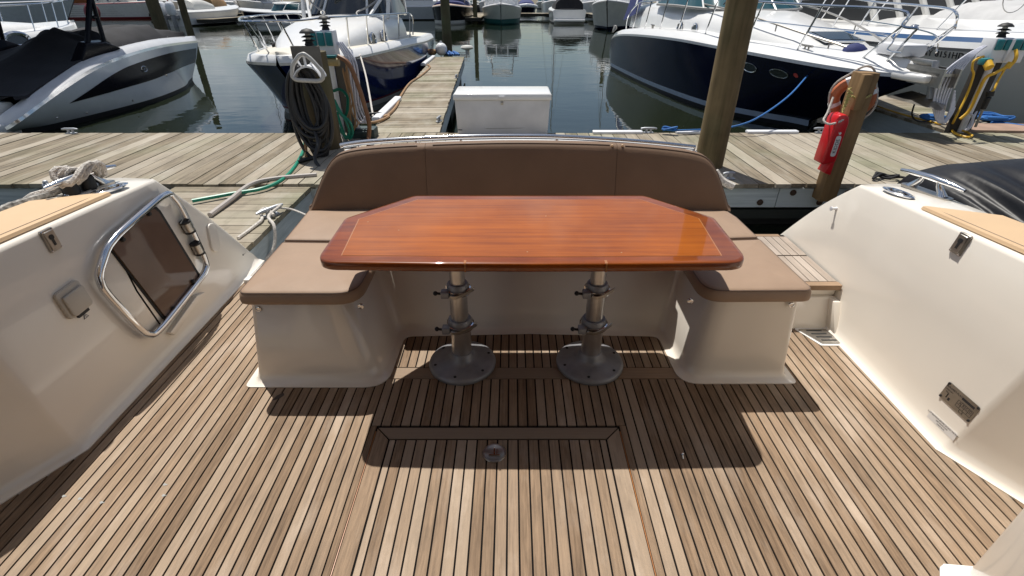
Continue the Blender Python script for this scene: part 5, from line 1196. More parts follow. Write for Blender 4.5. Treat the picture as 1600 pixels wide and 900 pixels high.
# ------------------------------------------------------------------ deep blue hulled fishing boat, bow toward us
def blueboat():
    t, loc, L = axisboat('fishing_boat', 'deep blue hulled fishing boat with white deck and bow rail facing us', 'motorboat', (-3.85, 16.3), (-3.72, 8.35))
    wl = resample([loc(-2.36, 16.0, WZ), loc(-2.33, 14, WZ), loc(-2.47, 12.6, WZ), loc(-2.66, 11.3, WZ), loc(-2.92, 10.4, WZ), loc(-3.2, 9.85, WZ), Vector((6.75, 0, 0))], 36)
    gw = resample([loc(-2.30, 16.2, .50), loc(-2.28, 14.6, .52), loc(-2.36, 13, .57), loc(-2.56, 11.2, .60), loc(-2.80, 9.8, .61), loc(-3.02, 9.0, .62), Vector((7.8, .03, .99))], 36)
    bot = [Vector((p.x * .85, p.y * .98, -.4)) for p in wl]
    b1 = [Vector((p.x + .03, p.y + .03, .10)) for p in wl]; b2 = [Vector((p.x + .035, p.y + .04, .135)) for p in wl]
    mid = [Vector((p.x * .98, p.y, p.z)) for p in mix(b2, gw, .5)]
    g2 = [Vector((max(p.x - .01, 0), p.y, p.z + .04)) for p in gw]; up = [Vector((max(p.x - .06, 0), p.y, p.z + .10)) for p in g2]; dk = [Vector((max(p.x - .12, 0), p.y, p.z + .015)) for p in up]
    rows = [bot, wl, b1, b2, mid, gw, g2, up, dk]
    strips(t, rows, [('bottom_paint', OFFW, 0, 2), ('boot_stripe', DKRED, 2, 3), ('hull', BLUE, 3, 5), ('rub_rail', STEEL, 5, 6), ('topsides', WHITE, 6, 8)])
    transom(t, rows, WHITE); deckfill(t, dk, mat('cream_deck', (.66, .62, .53), .5), .05)
    trunk(t, [(1.9, 1.08, .95, 1.58), (3.0, 1.08, 1.0, 1.58), (4.2, 1.04, 1.05, 1.55), (5.2, .92, 1.05, 1.46), (6.1, .70, 1.05, 1.30), (6.7, .45, 1.04, 1.14), (6.9, .25, 1.04, 1.07)], WHITE)
    for u, v in ((581, 63), (598, 58.5)): spot(t, 'cabin', u, v, .125, .125, GLASS, 'porthole', .03, .024)
    base = crm([(1.0, 1.3, 1.56), (1.0, 2.6, 1.58), (.92, 3.25, 1.58), (.5, 3.55, 1.59), (0, 3.62, 1.59)], 13); base += [mir(p) for p in reversed(base[:-1])]
    topw = [Vector((p.x * .86, p.y - .6, 2.12)) for p in base]
    MB().loft([base, topw], closed=False).build('windshield', GLASS, t, smooth=60, world=False)
    for k in (0, 6, 9, 15, 18, 24): MB().tube([base[k] + Vector((0, .02, 0)), topw[k] + Vector((0, .02, 0))], .028, 6).build('windshield_frame', WHITE, t, world=False)
    MB().tube(topw, .03, 6).build('windshield_header', GREYPL, t, world=False)
    # pipe work of the tower
    for s in (1, -1):
        MB().tube([(s * .95, 3.55, 1.5), (s * 1.0, 3.1, 2.3), (s * .9, 2.7, 3.4)], .045, 8).build('tower_leg', WHITE, t, world=False)
        MB().tube([(s * .95, 1.2, 1.5), (s * .95, 1.4, 2.4), (s * .85, 1.7, 3.4)], .04, 8).build('tower_leg', WHITE, t, world=False)
        MB().tube([(s * .62, 4.1, 1.50), (s * .92, 3.2, 2.05)], .035, 8).build('tower_brace', WHITE, t, world=False)
        q = crm([(s * .5, 4.0, 1.5), (s * .35, 3.9, 1.62), (s * .6, 3.7, 1.75), (s * .95, 3.3, 2.0)], 14); MB().tube(q, .02, 6).build('tower_pipe', GREYPL, t, world=False)
    MB().loft([[Vector((x, y, z)) for x, y in ((-1.05, .8), (1.05, .8), (1.0, 3.1), (-1.0, 3.1))] for z in (3.4, 3.5)]).build('tower_top', WHITE, t, bevel=.04, world=False)
    E_ = lambda y: next((a.lerp(b, (y - a.y) / max(b.y - a.y, 1e-5)) for a, b in zip(dk, dk[1:]) if a.y <= y <= b.y), dk[-1])
    posts = []; tp_ = []
    for y in (2.6, 3.6, 4.6, 5.5, 6.3, 7.0):
        e = E_(y); a = Vector((e.x - .05, y, e.z)); b = Vector((e.x + .03, y + .18, e.z + .52)); posts.append((a, b)); tp_.append(b)
    tp_ = [Vector((E_(2.2).x - .05, 2.25, E_(2.2).z + .05)), Vector((E_(2.3).x, 2.35, E_(2.3).z + .4))] + tp_ + [Vector((.45, 7.75, 1.62)), Vector((.2, 8.0, 1.62)), Vector((0, 8.05, 1.62))]
    rail(t, crm(tp_, 50), posts, .017)
    MB().tube([(.22, 7.45, 1.1), (.25, 7.98, 1.62)], .015, 6).build('rail_post', CHROME, t, world=False); MB().tube([(-.22, 7.45, 1.1), (-.25, 7.98, 1.62)], .015, 6).build('rail_post', CHROME, t, world=False)
    e = E_(6.1)
    MB().tube([(e.x - .15, 5.98, e.z + .07), (e.x - .15, 6.22, e.z + .07)], .018, 6).box(e.x - .18, e.x - .12, 6.05, 6.15, e.z - .01, e.z + .06).build('cleat', RUBBER, t, world=False)
    for k, y in enumerate((.7, 1.2, 1.75)):
        g = E_(y); MB().tube([(g.x + .16, y, g.z - .05), (g.x + .20, y, .62)], .008, 5).build('fender_line', RUBBER, t, world=False)
        MB().lathe([(.03, .62), (.10, .56), (.105, .22), (.03, .16)], (g.x + .21, y, 0), 12).build('fender', RUBBER, t, world=False)
    # name on the bow and flags
    p = at(614, 92, x=-2.66); q = loc(p.x, p.y, p.z)
    letters('lettering', 'FELT', .20, Matrix.Identity(4), INK, None, .002) if False else None
    for s, y in ((.55, 1.0), (-.75, 2.2)):
        MB().tube([(s, y, 2.2), (s, y, 3.2)], .012, 5).build('flag_staff', WHITE, t, world=False)
        f = MB()
        FW = bpy.data.materials['white_plastic']
        for k in range(6):
            MB().grid([[Vector((s - .05 - .5 * i / 6, y + .04 * math.sin(i * 1.4), 3.0 - k * .09 - .05 * i / 6 - dz)) for dz in (0, .09)] for i in range(7)]).build('flag_stripe', FLAGR if k % 2 == 0 else FW, t, world=False)
    return t
blueboat()

# ------------------------------------------------------------------ big white boat with registration
def nyboat():
    t, loc, L = axisboat('sport_fisher', 'big white boat with blue stripe and NY 8151HD on its bow', 'motorboat', (9.9, 19.5), (10.05, 6.6))
    wl = resample([loc(8.05, 19.4, WZ), loc(7.85, 16, WZ), loc(7.83, 12.5, WZ), loc(7.95, 10.4, WZ), loc(8.42, 8.6, WZ), loc(9.2, 7.6, WZ), Vector((12.2, 0, 0))], 36)
    gw = resample([loc(7.95, 19.5, .66), loc(7.75, 16, .68), loc(7.72, 12.5, .70), loc(7.80, 10.4, .73), loc(8.12, 8.7, .78), loc(8.7, 7.5, .82), Vector((12.9, .03, 1.22))], 36)
    bot = [Vector((p.x * .9, p.y * .98, -.5)) for p in wl]; b1 = [Vector((p.x + .01, p.y + .02, .10)) for p in wl]
    mid = [Vector((p.x, p.y, p.z)) for p in mix(b1, gw, .5)]
    g2 = [Vector((p.x + .015 if i < 35 else 0, p.y, p.z + .05)) for i, p in enumerate(gw)]
    u1 = [Vector((max(p.x - .04, 0), p.y, p.z + .10)) for p in g2]; u2 = [Vector((max(p.x - .06, 0), p.y, p.z + .075)) for p in u1]; u3 = [Vector((max(p.x - .12, 0), p.y, p.z + .08)) for p in u2]
    rows = [bot, wl, b1, mid, gw, g2, u1, u2, u3]
    IV = mat('ivory_gelcoat', (.76, .72, .64), .32, coat=.25, var=.04, scale=1.2)
    strips(t, rows, [('bottom_paint', BOTTOM, 0, 2), ('hull', IV, 2, 4), ('rub_rail', GREYPL, 4, 5), ('bulwark', WHITE, 5, 6), ('blue_stripe', BLUESTR, 6, 7), ('deck_edge', WHITE, 7, 8)])
    transom(t, rows, IV); deckfill(t, u3, WHITE, .22)
    hp, hn = hit(t, 'hull', 1473, 85); ax = Vector((0, 0, 1)).cross(hn)
    M = frame(hp + hn * .012, ax, hn.cross(ax))
    letters('lettering', 'NY 8151HD', .15, Matrix.Translation(t.matrix_basis.to_translation()) @ M, INK, t, .004, 1.1)
    # cabin: raked dark screens between white frames
    by, ty = 6.6, 4.4
    fr = [1.55, .95, .32, -.32, -.95, -1.55]
    trunk(t, [(1.5, 1.62, 1.3, 3.6), (3.0, 1.62, 1.3, 3.6), (4.35, 1.60, 1.3, 3.5)], WHITE)
    for a, b in zip(fr, fr[1:]):
        MB().add([(a - .06, by, 1.38), (b + .06, by, 1.38), (b * .92 + .05, ty, 3.5), (a * .92 - .05, ty, 3.5)], [(0, 1, 2, 3)]).build('window_screen', mat('screen_cloth', (.018, .02, .022), .7), t, smooth=0, world=False)
    for a in fr: MB().tube([(a, by + .04, 1.34), (a * .92, ty + .04, 3.55)], .075, 8).build('window_frame', OFFW, t, world=False)
    for s in (1, -1):
        MB().add([(s * 1.6, by - .05, 1.40), (s * 1.62, 3.2, 1.42), (s * 1.60, 3.0, 3.4), (s * 1.44, ty, 3.4)], [(0, 1, 2, 3)]).build('side_screen', bpy.data.materials['screen_cloth'], t, smooth=0, world=False)
        MB().tube([(s * 1.62, by, 1.36), (s * 1.64, 2.8, 1.36)], .06, 6).build('sill', OFFW, t, world=False)
    # grey tarpaulin, white box and rail
    rows_ = []
    for i in range(20):
        y = 7.0 + 3.0 * i / 19; r = []
        for k in range(15):
            x = -1.0 + 2.0 * k / 14
            z = 1.34 + .52 * (1 - (x / 1.02) ** 4) * (math.sin(math.pi * (i + .5) / 20) ** .4) * (1.15 - .35 * i / 19) + .03 * math.sin(i * 1.3 + k * .9)
            r.append(Vector((x, y, z)))
        rows_.append(r)
    MB().grid(rows_).build('tarpaulin', GREYTARP, t, smooth=70, world=False)
    MB().loft([[Vector((x * k, y, z)) for x, y in ((-.45, 10.45), (.45, 10.45), (.45, 11.0), (-.45, 11.0))] for z, k in ((1.46, 1.0), (1.85, .9))]).build('deck_box', OFFW, t, bevel=.05, world=False)
    MB().box(-.46, .46, 10.44, 11.01, 1.66, 1.68).build('box_strap', RUBBER, t, smooth=0, world=False)
    E_ = lambda y: next((a.lerp(b, (y - a.y) / max(b.y - a.y, 1e-5)) for a, b in zip(u3, u3[1:]) if a.y <= y <= b.y), u3[-1])
    posts = []; tp_ = []
    for y in (3.0, 5.0, 7.0, 9.0, 10.6, 12.0):
        e = E_(y); a = Vector((e.x - .05, y, e.z)); b = Vector((e.x - .08, y + .45, e.z + .62)); posts.append((a, b)); tp_.append(b)
    tp_ += [Vector((.3, 13.0, 2.1)), Vector((0, 13.1, 2.1))]
    rail(t, crm(tp_, 40), posts, .018)
    e = E_(8.2); MB().ball((e.x - .25, 8.2, e.z + .02), .09, 10, (1, 1, .7)).build('deck_vent', CHROME, t, world=False)
    for k in range(3):
        q = [Vector((1.25 + .22 * math.cos(a), 9.6 + k * .5, 1.95 + .26 * math.sin(a))) for a in [2 * math.pi * i / 24 for i in range(24)]]
        if k < 2: MB().tube(q, .008, 5, closed=True).build('wire_loop', STEEL, t, world=False)
nyboat()

# ------------------------------------------------------------------ boats farther off
def boat(name, label, pos, head, L, B, fs=.7, fb=1.0, hull=WHITE, bottom=BOTTOM, stripe=None, upper=WHITE, deckm=WHITE, band=0, cat='motorboat', bowp=1.0, stripe_h=.12,
         trunkd=None, house=None, glass=None, canvas=None, railh=0, hardtop=None, motors=0, mast=0, tower=0, tube=None, cover=None, plat=False, sternm=None, rails=None, rakes=.10):
    t = thing(name, label, cat, (pos[0], pos[1], WZ), R(head), 'boats moored in the marina')
    sh = [(0, .92, 0), (.2, .98, .04), (.45, 1, .16), (.65, .93, .36), (.8, .74, .58), (.92, .40, .85), (1, .02, 1)]
    row = lambda lf, bf, z0, z1, dp=1.0: resample([Vector((s * L * lf, B / 2 * w * bf * (1 if w > .5 else dp), z0 + (z1 - z0) * q)) for s, w, q in sh], 22)
    wl = row(1 - rakes, .90, 0, 0, .7); bot = row(.85 - rakes * .5, .7, -.4, -.4, .5); b1 = row(1 - rakes * .9, .92, .10, .10, .75)
    b2 = row(1 - rakes * .8, .925, .10 + stripe_h, .10 + stripe_h, .78); gw = row(1, 1, fs, fb); g2 = [Vector((max(p.x - .02, 0), p.y, p.z + .05)) for p in gw]
    bd = [a.lerp(b, .62) for a, b in zip(b2, gw)]
    up = [Vector((max(p.x - .05, 0), p.y, p.z + .06 + band)) for p in g2]; dk = [Vector((max(p.x - .10, 0), p.y, p.z + .02)) for p in up]
    rows = [bot, wl, b1, b2, bd, gw, g2, up, dk]
    strips(t, rows, [('bottom_paint', bottom, 0, 2), ('boot_stripe', stripe or hull, 2, 3), ('hull', hull, 3, 5), ('rub_rail', GREYPL, 5, 6), ('gunwale', upper, 6, 8)])
    transom(t, rows, sternm or hull); deckfill(t, dk, deckm, .06)
    if trunkd:
        y0, y1, h, w = trunkd; d0 = fs + (fb - fs) * .3 + .12
        trunk(t, [(L * (y0 + (y1 - y0) * f), B / 2 * w * q, d0 + (fb - fs) * .4 * f, d0 + (fb - fs) * .45 * f + h * k) for f, q, k in ((0, 1, 1), (.35, 1, .96), (.65, .82, .75), (.88, .5, .35), (1, .25, .08))], upper)
    if house:                                         # (y0, y1, halfwidth share, height, rake)
        y0, y1, w, h, rk = house; z0 = fs + .1 + (fb - fs) * y1 * .6; w *= B / 2
        rg = lambda z, ins, r: [Vector((x, y, z)) for x, y in ((-w + ins, L * y0), (w - ins, L * y0), (w - ins, L * y1 - r), (-w + ins, L * y1 - r))]
        MB().loft([rg(z0 - .2, 0, 0), rg(z0 + h * .42, .02, rk * .3)]).build('cabin', upper, t, bevel=.05, world=False)
        MB().loft([rg(z0 + h * .42, .05, rk * .3 + .03), rg(z0 + h * .88, .10, rk * .9 + .03)]).build('cabin_window', GLASS, t, smooth=0, world=False)
        MB().loft([rg(z0 + h * .88, -.05, rk * .8 - .12), rg(z0 + h, .0, rk * .9 - .08)]).build('cabin_roof', upper, t, bevel=.03, world=False)
        for x in (-w + .05, -w * .36, w * .36, w - .05):
            MB().tube([(x, L * y1 - rk * .3 - .0, z0 + h * .40), (x * .95, L * y1 - rk * .88, z0 + h * .9)], .05, 6).build('window_post', upper, t, world=False)
        for s in (-1, 1):
            for f in (0, .35, .7): yy = L * (y0 + (y1 - y0) * f); MB().tube([(s * (w - .03), yy, z0 + h * .4), (s * (w - .08), yy, z0 + h * .9)], .05, 6).build('window_post', upper, t, world=False)
    if glass:                                         # windscreen: (y, halfwidth share, height)
        y, w, h = glass; w *= B / 2; z0 = fs + .14 + (fb - fs) * y * .6
        b = crm([(w, L * (y - .16), z0), (w, L * (y - .05), z0), (w * .8, L * y, z0 + .02), (w * .3, L * (y + .025), z0 + .03), (0, L * (y + .03), z0 + .03)], 9); b += [mir(p) for p in reversed(b[:-1])]
        tt = [Vector((p.x * .85, p.y - h * .7, p.z + h)) for p in b]
        MB().loft([b, tt], closed=False).build('windscreen', TEALGLASS, t, smooth=60, world=False)
        MB().tube(tt, .03, 6).build('screen_frame', upper, t, world=False)
        for k in (0, 4, 8, 12, 16): MB().tube([b[k], tt[k]], .025, 6).build('screen_post', upper, t, world=False)
    if canvas:                                        # (y0, y1, halfwidth share, height, material)
        y0, y1, w, h, m = canvas; w *= B / 2; z0 = fs + .12; rr = []
        for i in range(9):
            f = i / 8; hh = h * (.55 + .45 * math.sin(math.pi * min(1, .25 + f * .7))); rr.append([Vector((w * math.cos(a), L * (y0 + (y1 - y0) * f), z0 + hh * math.sin(a) ** .6)) for a in [math.pi * k / 12 for k in range(13)]])
        b = MB().grid(rr); b.add(rr[0], [list(range(13))]); b.add(rr[-1], [list(range(13))]); b.build('canvas_cover', m, t, smooth=60, world=False)
    if hardtop:                                       # (y0, y1, z, material)
        y0, y1, z, m = hardtop; w = B * .40
        MB().loft([[Vector((x, y, zz)) for x, y in ((-w, L * y0), (w, L * y0), (w * .9, L * y1), (-w * .9, L * y1))] for zz in (z, z + .10)]).build('hardtop', m, t, bevel=.04, world=False)
        for s in (-1, 1):
            for y in (y0 + .03, y1 - .03): MB().tube([(s * w * .9, L * y, fs + .1), (s * w * .85, L * y, z)], .04, 6).build('top_post', upper, t, world=False)
    if railh:
        y0 = rails or .45
        pp = [p for p in dk if p.y > L * y0]; tp_ = [p + Vector((-.04, .10, railh)) for p in pp]; tp_[-1].x = 0
        rail(t, [pp[0] + Vector((-.04, 0, 0))] + tp_, [(pp[k] - Vector((.04, 0, 0)), tp_[k]) for k in range(1, len(pp) - 1, 3)], .016)
    for k in range(motors):
        x = (k - (motors - 1) / 2) * .72
        m = MB().loft([[Vector((x + px * q, -.45 + py * q2, z)) for px, py in rpoly([(-.2, -.32, .1), (.2, -.32, .1), (.17, .30, .1), (-.17, .30, .1)], 3)] for z, q, q2 in ((.72, .6, .6), (.85, .95, .9), (1.25, 1.05, 1), (1.5, .9, .85), (1.58, .5, .5))]).build('outboard_motor', PVC, t, smooth=50, world=False)
        MB().box(x - .09, x + .09, -.58, -.32, -.3, .74).box(x - .15, x + .15, -.36, .05, .45, .70).build('outboard_leg', GREYP, m, bevel=.02, world=False)
    if mast:
        MB().tube([(0, L * .55, fs), (0, L * .55, fs + mast)], [.075, .045], 8).build('mast', MAST, t, world=False)
        MB().tube([(0, L * .55, fs + 1.6), (0, L * .08, fs + 1.5)], .06, 8).build('boom', MAST, t, world=False)
        for p in ((0, L * .99, fb), (0, .1, fs), (B * .48, L * .5, fs + .1), (-B * .48, L * .5, fs + .1)): MB().tube([p, (0, L * .55, fs + mast * .97)], .012, 4).build('stay', STEEL, t, world=False)
    if tower:
        for s in (-1, 1):
            for y, dy in ((.35, .06), (.52, -.04)): MB().tube([(s * B * .36, L * y, fs), (s * B * .26, L * (y + dy), fs + tower)], .045, 6).build('tower_leg', MAST, t, world=False)
        MB().loft([[Vector((x, y, z)) for x, y in ((-B * .3, L * .36), (B * .3, L * .36), (B * .28, L * .53), (-B * .28, L * .53))] for z in (fs + tower, fs + tower + .08)]).build('tower_top', upper, t, bevel=.02, world=False)
    if tube:
        g = [Vector((p.x, p.y, p.z + .06)) for p in gw]; MB().tube(g + [mir(p) for p in reversed(g[:-1])], .22, 10).build('inflatable_tube', PVC, t, world=False)
    if plat:
        MB().loft([[Vector((x, y, z)) for x, y in rpoly([(-B * .44, .1, 0), (B * .44, .1, 0), (B * .42, -.7, .2), (-B * .42, -.7, .2)], 4)] for z in (.16, .30)]).build('swim_platform', upper, t, bevel=.03, world=False)
    return t
# far docks
me_ = unit_plank('plank', DOCKW)
def far_dock(x0, x1, y0, y1, lab):
    d = MB().box(x0, x1, y0, y1, -.14, DZ - .03).build('far_dock', bpy.data.materials['dark_joist'], None, smooth=0); tag(d, lab, kind='structure')
    n = int(max(x1 - x0, 1) / 1.2) if x1 - x0 > y1 - y0 else 0
    if n:
        for k in range(n): plank(me_, d, x0 + (k + .5) * 1.2, (y0 + y1) / 2, DZ, 1.18, y1 - y0 + .06, .04)
    else:
        n = int((y1 - y0) / 1.2)
        for k in range(n): plank(me_, d, (x0 + x1) / 2, y0 + (k + .5) * 1.2, DZ, 1.18, x1 - x0 + .06, .04, rz=R(90))
far_dock(-46, 42, 54.5, 56.5, 'far main dock running behind the row of boats')
for x, y0, lab in ((-3.1, 44, 'far finger dock between the navy boat and the green bottomed boat'), (8.0, 44.5, 'far finger dock right of the white stern'), (-22.6, 41, 'far finger dock left of the navy and white runabout'), (-14.0, 50, 'far finger dock behind the blue hulled boat')):
    far_dock(x - .6, x + .6, y0, 54.4, lab)
def fx(u, v, z=WZ): return at(u, v, z=z)
TEALB = GREENB
# row facing us across the water
boat('cabin_boat', 'white cabin boat with teal green bottom facing us in the far row', fx(783, 39) + Vector((0, 8.4, 0)), 180, 9, 3.3, .95, 1.35, hull=mat('pale_grey_green', (.52, .55, .50), .3), bottom=TEALB, stripe=TEALB, stripe_h=.28, house=(.15, .62, .84, 1.35, .5), tower=3.0, rakes=.06, railh=.3)
boat('launch', 'dark navy hulled launch with tan deck and blue canvas facing us', fx(703, 40) + Vector((-.2, 8.2, 0)), 180, 8.5, 3.1, 1.05, 1.30, hull=BLACKGEL, bottom=OFFW, stripe=OFFW, stripe_h=.2, upper=mat('tan_deck', (.60, .46, .36), .5), deckm=bpy.data.materials['tan_deck'], canvas=(.1, .72, .80, .62, BLUECANVAS), hardtop=(.2, .6, 2.5, WHITE), rakes=.06)
boat('express_boat', 'white sport boat with black cockpit cover, stern toward us', fx(889, 37), 0, 8, 2.9, .85, 1.05, hull=WHITE, canvas=(.05, .55, .78, .95, CANVAS), plat=True, trunkd=(.5, .85, .4, .6), glass=(.55, .75, .5))
boat('sedan_boat', 'white cruiser with dark blue bottom right of the black covered stern', fx(1000, 47) + Vector((1.2, 9, 0)), 160, 11, 3.7, 1.1, 1.65, hull=OFFW, bottom=NAVY, stripe=NAVY, stripe_h=.12, trunkd=(.35, .85, .5, .7), house=(.05, .5, .8, 1.4, .6), railh=.55)
boat('tender', 'navy canvas boat with white inflatable bow tube between two white boats', fx(823, 20) + Vector((0, 6, 0)), 180, 6, 2.8, .5, .8, hull=NAVY, tube=True, canvas=(.1, .7, .8, .9, BLUECANVAS), upper=WHITE)
boat('small_boat', 'small white motorboat behind the far dock left of the black covered stern', fx(853, 14) + Vector((0, 6, 0)), 175, 6.5, 2.6, .8, 1.05, hull=OFFW, glass=(.5, .8, .5), motors=0)
boat('small_boat', 'dark grey hulled small boat partly hidden behind the slim far piling', fx(738, 24) + Vector((0, 6, 0)), 178, 6.5, 2.6, .9, 1.1, hull=mat('slate_hull', (.05, .06, .07), .3), glass=(.5, .8, .5), canvas=(.1, .5, .7, .7, OFFW))
boat('cuddy_boat', 'pale grey cuddy boat with dark side windows behind the blue boat', fx(632, 34) + Vector((-2.5, 4, 0)), -85, 8, 2.9, 1.0, 1.2, hull=mat('pale_grey_hull', (.42, .45, .47), .3), house=(.2, .6, .8, 1.0, .8), trunkd=(.5, .95, .5, .8))
boat('runabout', 'navy and white runabout with open windscreen, bow pointing left', fx(345, 40) + Vector((7.0, 1.6, 0)), 78, 7, 2.7, .75, .95, hull=NAVY, bottom=WHITE, stripe=WHITE, stripe_h=.30, glass=(.5, .75, .45), upper=WHITE)
boat('centre_console', 'white boat with twin white outboard motors, stern toward us', fx(276, 41), -10, 7.5, 2.8, .85, 1.1, hull=WHITE, motors=2, canvas=(.2, .5, .5, .8, OFFW))
boat('covered_launch', 'white launch with tan canvas enclosure left of the navy runabout', fx(306, 33) + Vector((0, 1, 0)), 10, 7.5, 2.9, .85, 1.1, hull=OFFW, canvas=(.02, .55, .85, 1.35, TANCANVAS))
# wooden trimmed sailboat at the left
def sailboat():
    t = boat('sailboat', 'white planked double ender with dark red rub rail and wooden cabin', fx(240, 31) + Vector((-10.5, 2.2, 0)), -84, 10.5, 3.0, 1.15, 1.45, hull=mat('planked_white_hull', (.60, .59, .57), .4), bottom=DKRED, stripe=DKRED, stripe_h=.08, upper=DKRED, deckm=OFFW, cat='sailboat', mast=11, rakes=.05)
    for k in range(5):
        z = .32 + k * .17
        for s in (1, -1): MB().tube([Vector((s * (1.40 + .015 * k) * (1 if y < 5 else max(.05, 1 - ((y - 5) / 5.4) ** 2.2)), y, z + .03 * (y / 10))) for y in (0, 1.5, 3, 4.5, 6, 7, 8, 9, 9.8)], .018, 5).build('plank_seam', GREYPL, t, world=False)
    MB().loft([[Vector((x, y, z)) for x, y in ((-.95, 2.0), (.95, 2.0), (.8, 7.2), (-.8, 7.2))] for z in (1.15, 1.85)]).build('cabin', OFFW, t, bevel=.05, world=False)
    MB().loft([[Vector((x, y, z)) for x, y in ((-1.0, 1.7), (1.0, 1.7), (.95, 4.0), (-.95, 4.0))] for z in (1.2, 2.4)]).build('doghouse', BRIGHT, t, bevel=.05, world=False)
    for y in (4.6, 5.5, 6.4):
        for s in (1, -1): disc(t, (s * .90, y, 1.6), (s, 0, 0), .13, .13, GLASS, 'porthole', .03, .03)
sailboat()
c = at(144, 19, z=.9)
o = MB().tube([Vector((c.x + .28 * math.cos(a), c.y + .08 * math.sin(a), c.z + .28 * math.sin(a))) for a in [2 * math.pi * i / 24 for i in range(24)]], .11, 8, closed=True).build('life_ring', DKRED, None); tag(o, 'dark red life ring on the rail left of the planked sailboat', 'life ring')
# white cruiser beyond the black covered boat
t = boat('day_cruiser', 'white day cruiser with bow rail behind the black covered boat', (-13.3, 7.5, 0), -4.5, 8.6, 3.0, .95, 1.08, hull=mat('warm_white_hull', (.68, .66, .62), .3, coat=.3), trunkd=(.35, .95, .30, .75), railh=.55, rails=.5, band=.08)
p = at(9, 62, x=-11.75); disc(t, (1.50, p.y - 7.5, p.z - WZ), (1, 0, .2), .30, .14, GLASS, 'porthole', .03, .05)
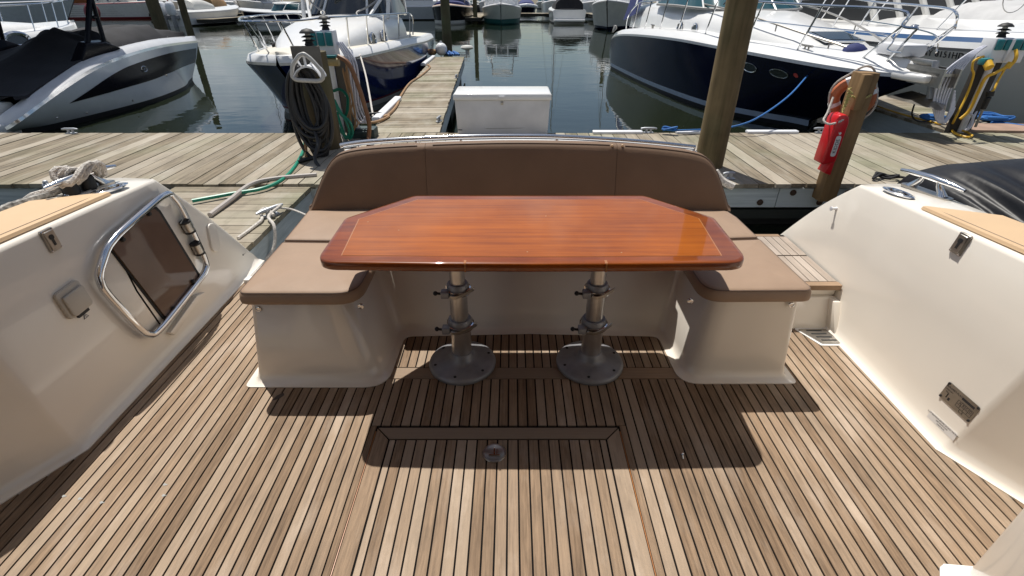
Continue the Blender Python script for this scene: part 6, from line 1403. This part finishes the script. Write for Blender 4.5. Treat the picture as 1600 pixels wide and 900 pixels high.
# second row and the large boats behind
boat('motor_yacht', 'large white motor yacht with long side deck at far left', (-43, 33, 0), -86, 17, 4.6, 1.5, 2.1, hull=mat('cool_white_hull', (.56, .60, .64), .3), bottom=GREENB, stripe=GREENB, stripe_h=.25, house=(.1, .65, .8, 1.7, 1.2), railh=.7)
boat('motor_yacht', 'white motor yacht with pointed bow at the dark dock behind the blue boat', (-22.5, 60, 0), 80, 12, 3.8, 1.2, 1.6, hull=WHITE, glass=(.5, .7, .6), trunkd=(.5, .9, .5, .7), hardtop=(.2, .5, 2.9, CANVAS), railh=.5)
spec = [(-50, 60, 170, 11, 3.6, 'white express cruiser in the back row at far left', dict(house=(.1, .5, .8, 1.6, .8), railh=.5)),
        (-41, 62, 185, 10, 3.4, 'white cruiser with blue canvas in the back row left of the sailboat mast', dict(canvas=(.1, .5, .8, 1.5, BLUECANVAS), glass=(.55, .75, .6))),
        (-34, 60, 178, 11, 3.5, 'off-white cruiser with tan canvas in the back row behind the outboards', dict(canvas=(.1, .55, .8, 1.5, TANCANVAS), glass=(.6, .75, .6), hull=OFFW)),
        (-27.5, 61, 182, 10, 3.4, 'white fishing boat with tower in the back row behind the tan canvas', dict(house=(.15, .5, .7, 1.4, .5), tower=3.4)),
        (-16.5, 61, 176, 11, 3.6, 'white flybridge boat in the back row behind the blue fishing boat', dict(house=(.1, .6, .8, 1.7, .6), tower=3.2, railh=.5)),
        (-10.8, 62, 181, 9, 3.2, 'dark covered boat in the back row left of the far pilings', dict(canvas=(.05, .7, .9, 1.2, CANVAS), hull=WHITE)),
        (-6.3, 61, 184, 10, 3.3, 'white sport boat in the back row behind the navy launch', dict(house=(.1, .5, .75, 1.5, .7), railh=.5)),
        (-1.8, 63, 178, 10, 3.4, 'white flybridge cruiser in the back row behind the teal bottomed boat', dict(house=(.1, .55, .8, 1.7, .5), hardtop=(.15, .5, 3.6, WHITE))),
        (8.8, 62, 183, 11, 3.6, 'white cruiser in the back row behind the black covered stern', dict(house=(.1, .5, .8, 1.6, .7), railh=.5)),
        (13.6, 61, 176, 11, 3.6, 'white cruiser with navy canvas in the back row left of the navy cruiser', dict(canvas=(.1, .5, .85, 1.7, BLUECANVAS), glass=(.55, .75, .6), railh=.5)),
        (18.5, 60, 180, 11, 3.6, 'white express boat in the back row above the navy cruiser stern', dict(house=(.1, .5, .8, 1.6, .7), tower=3.0)),
        (24.0, 48, 175, 9, 3.1, 'white centre console with rails seen over the navy cruiser windshield', dict(hardtop=(.3, .55, 2.6, WHITE), railh=.5, glass=(.5, .5, .6))),
        (29.5, 50, 178, 11, 3.6, 'white cruiser in the back row over the navy foredeck', dict(house=(.1, .5, .8, 1.6, .7), railh=.5)),
        (36, 52, 182, 12, 3.8, 'white flybridge yacht in the back row behind the white boat cabin', dict(house=(.1, .6, .8, 1.9, .6), tower=3.2)),
        (5.0, 64, 179, 9, 3.1, 'white sailboat hull with tall mast in the back row', dict(mast=12, cat='sailboat')),
        (-20.5, 66, 181, 9, 3.1, 'off-white sailboat with bare mast behind the blue fishing boat', dict(mast=13, cat='sailboat', hull=OFFW)),
        (-31, 68, 181, 9, 3.1, 'pale sailboat with bare mast in the back row at left', dict(mast=12.5, cat='sailboat', hull=OFFW)),
        (12.0, 70, 181, 9, 3.1, 'slate hulled sailboat with bare mast in the back row', dict(mast=13, cat='sailboat', hull=bpy.data.materials['slate_hull']))]
for x, y, h, L_, B_, lab, kw in spec:
    kw = dict(dict(hull=WHITE), **kw)
    boat('moored_boat', lab, (x, y + L_ * .5, 0), h, L_, B_, 1.1, 1.5, **kw)
# blue pedestal with hose on the far dock
c = at(645, 22, z=DZ)
t = thing('power_pedestal', 'blue topped pedestal standing on the far dock left of the pilings', 'power pedestal', (c.x, c.y, DZ), group='dock power pedestals')
MB().box(c.x - .16, c.x + .16, c.y - .12, c.y + .12, DZ, 1.5).build('post', bpy.data.materials['slate_hull'], t, bevel=.03)
MB().box(c.x - .28, c.x + .28, c.y - .2, c.y + .14, .75, 1.5).build('head_box', mat('blue_plastic', (.02, .10, .24), .5), t, bevel=.05)
pts = []
for k in range(5): pts += [Vector((c.x + .75 + .38 * math.sin(a), c.y - .1 - .02 * k, .75 + .62 * math.cos(a))) for a in [2 * math.pi * i / 12 for i in range(12)]]
o = MB().tube(pts, .05, 6).build('white_hose', WHITEH, None); tag(o, 'white hose coil hanging beside the blue pedestal on the far dock', 'hose')
MB().box(c.x + .6, c.x + .9, c.y, c.y + .15, DZ, 1.4).build('hose_post', GREYW, t)
# shore beyond the marina
sh = MB().add([(-700, 118, WZ + .03), (700, 118, WZ + .03), (900, 900, 3), (-900, 900, 3)], [(0, 1, 2, 3)]).build('shore', mat('shore_ground', (.14, .12, .08), .9, var=.3, scale=.2), None, smooth=0)
tag(sh, 'low brown shore beyond the marina', kind='structure')
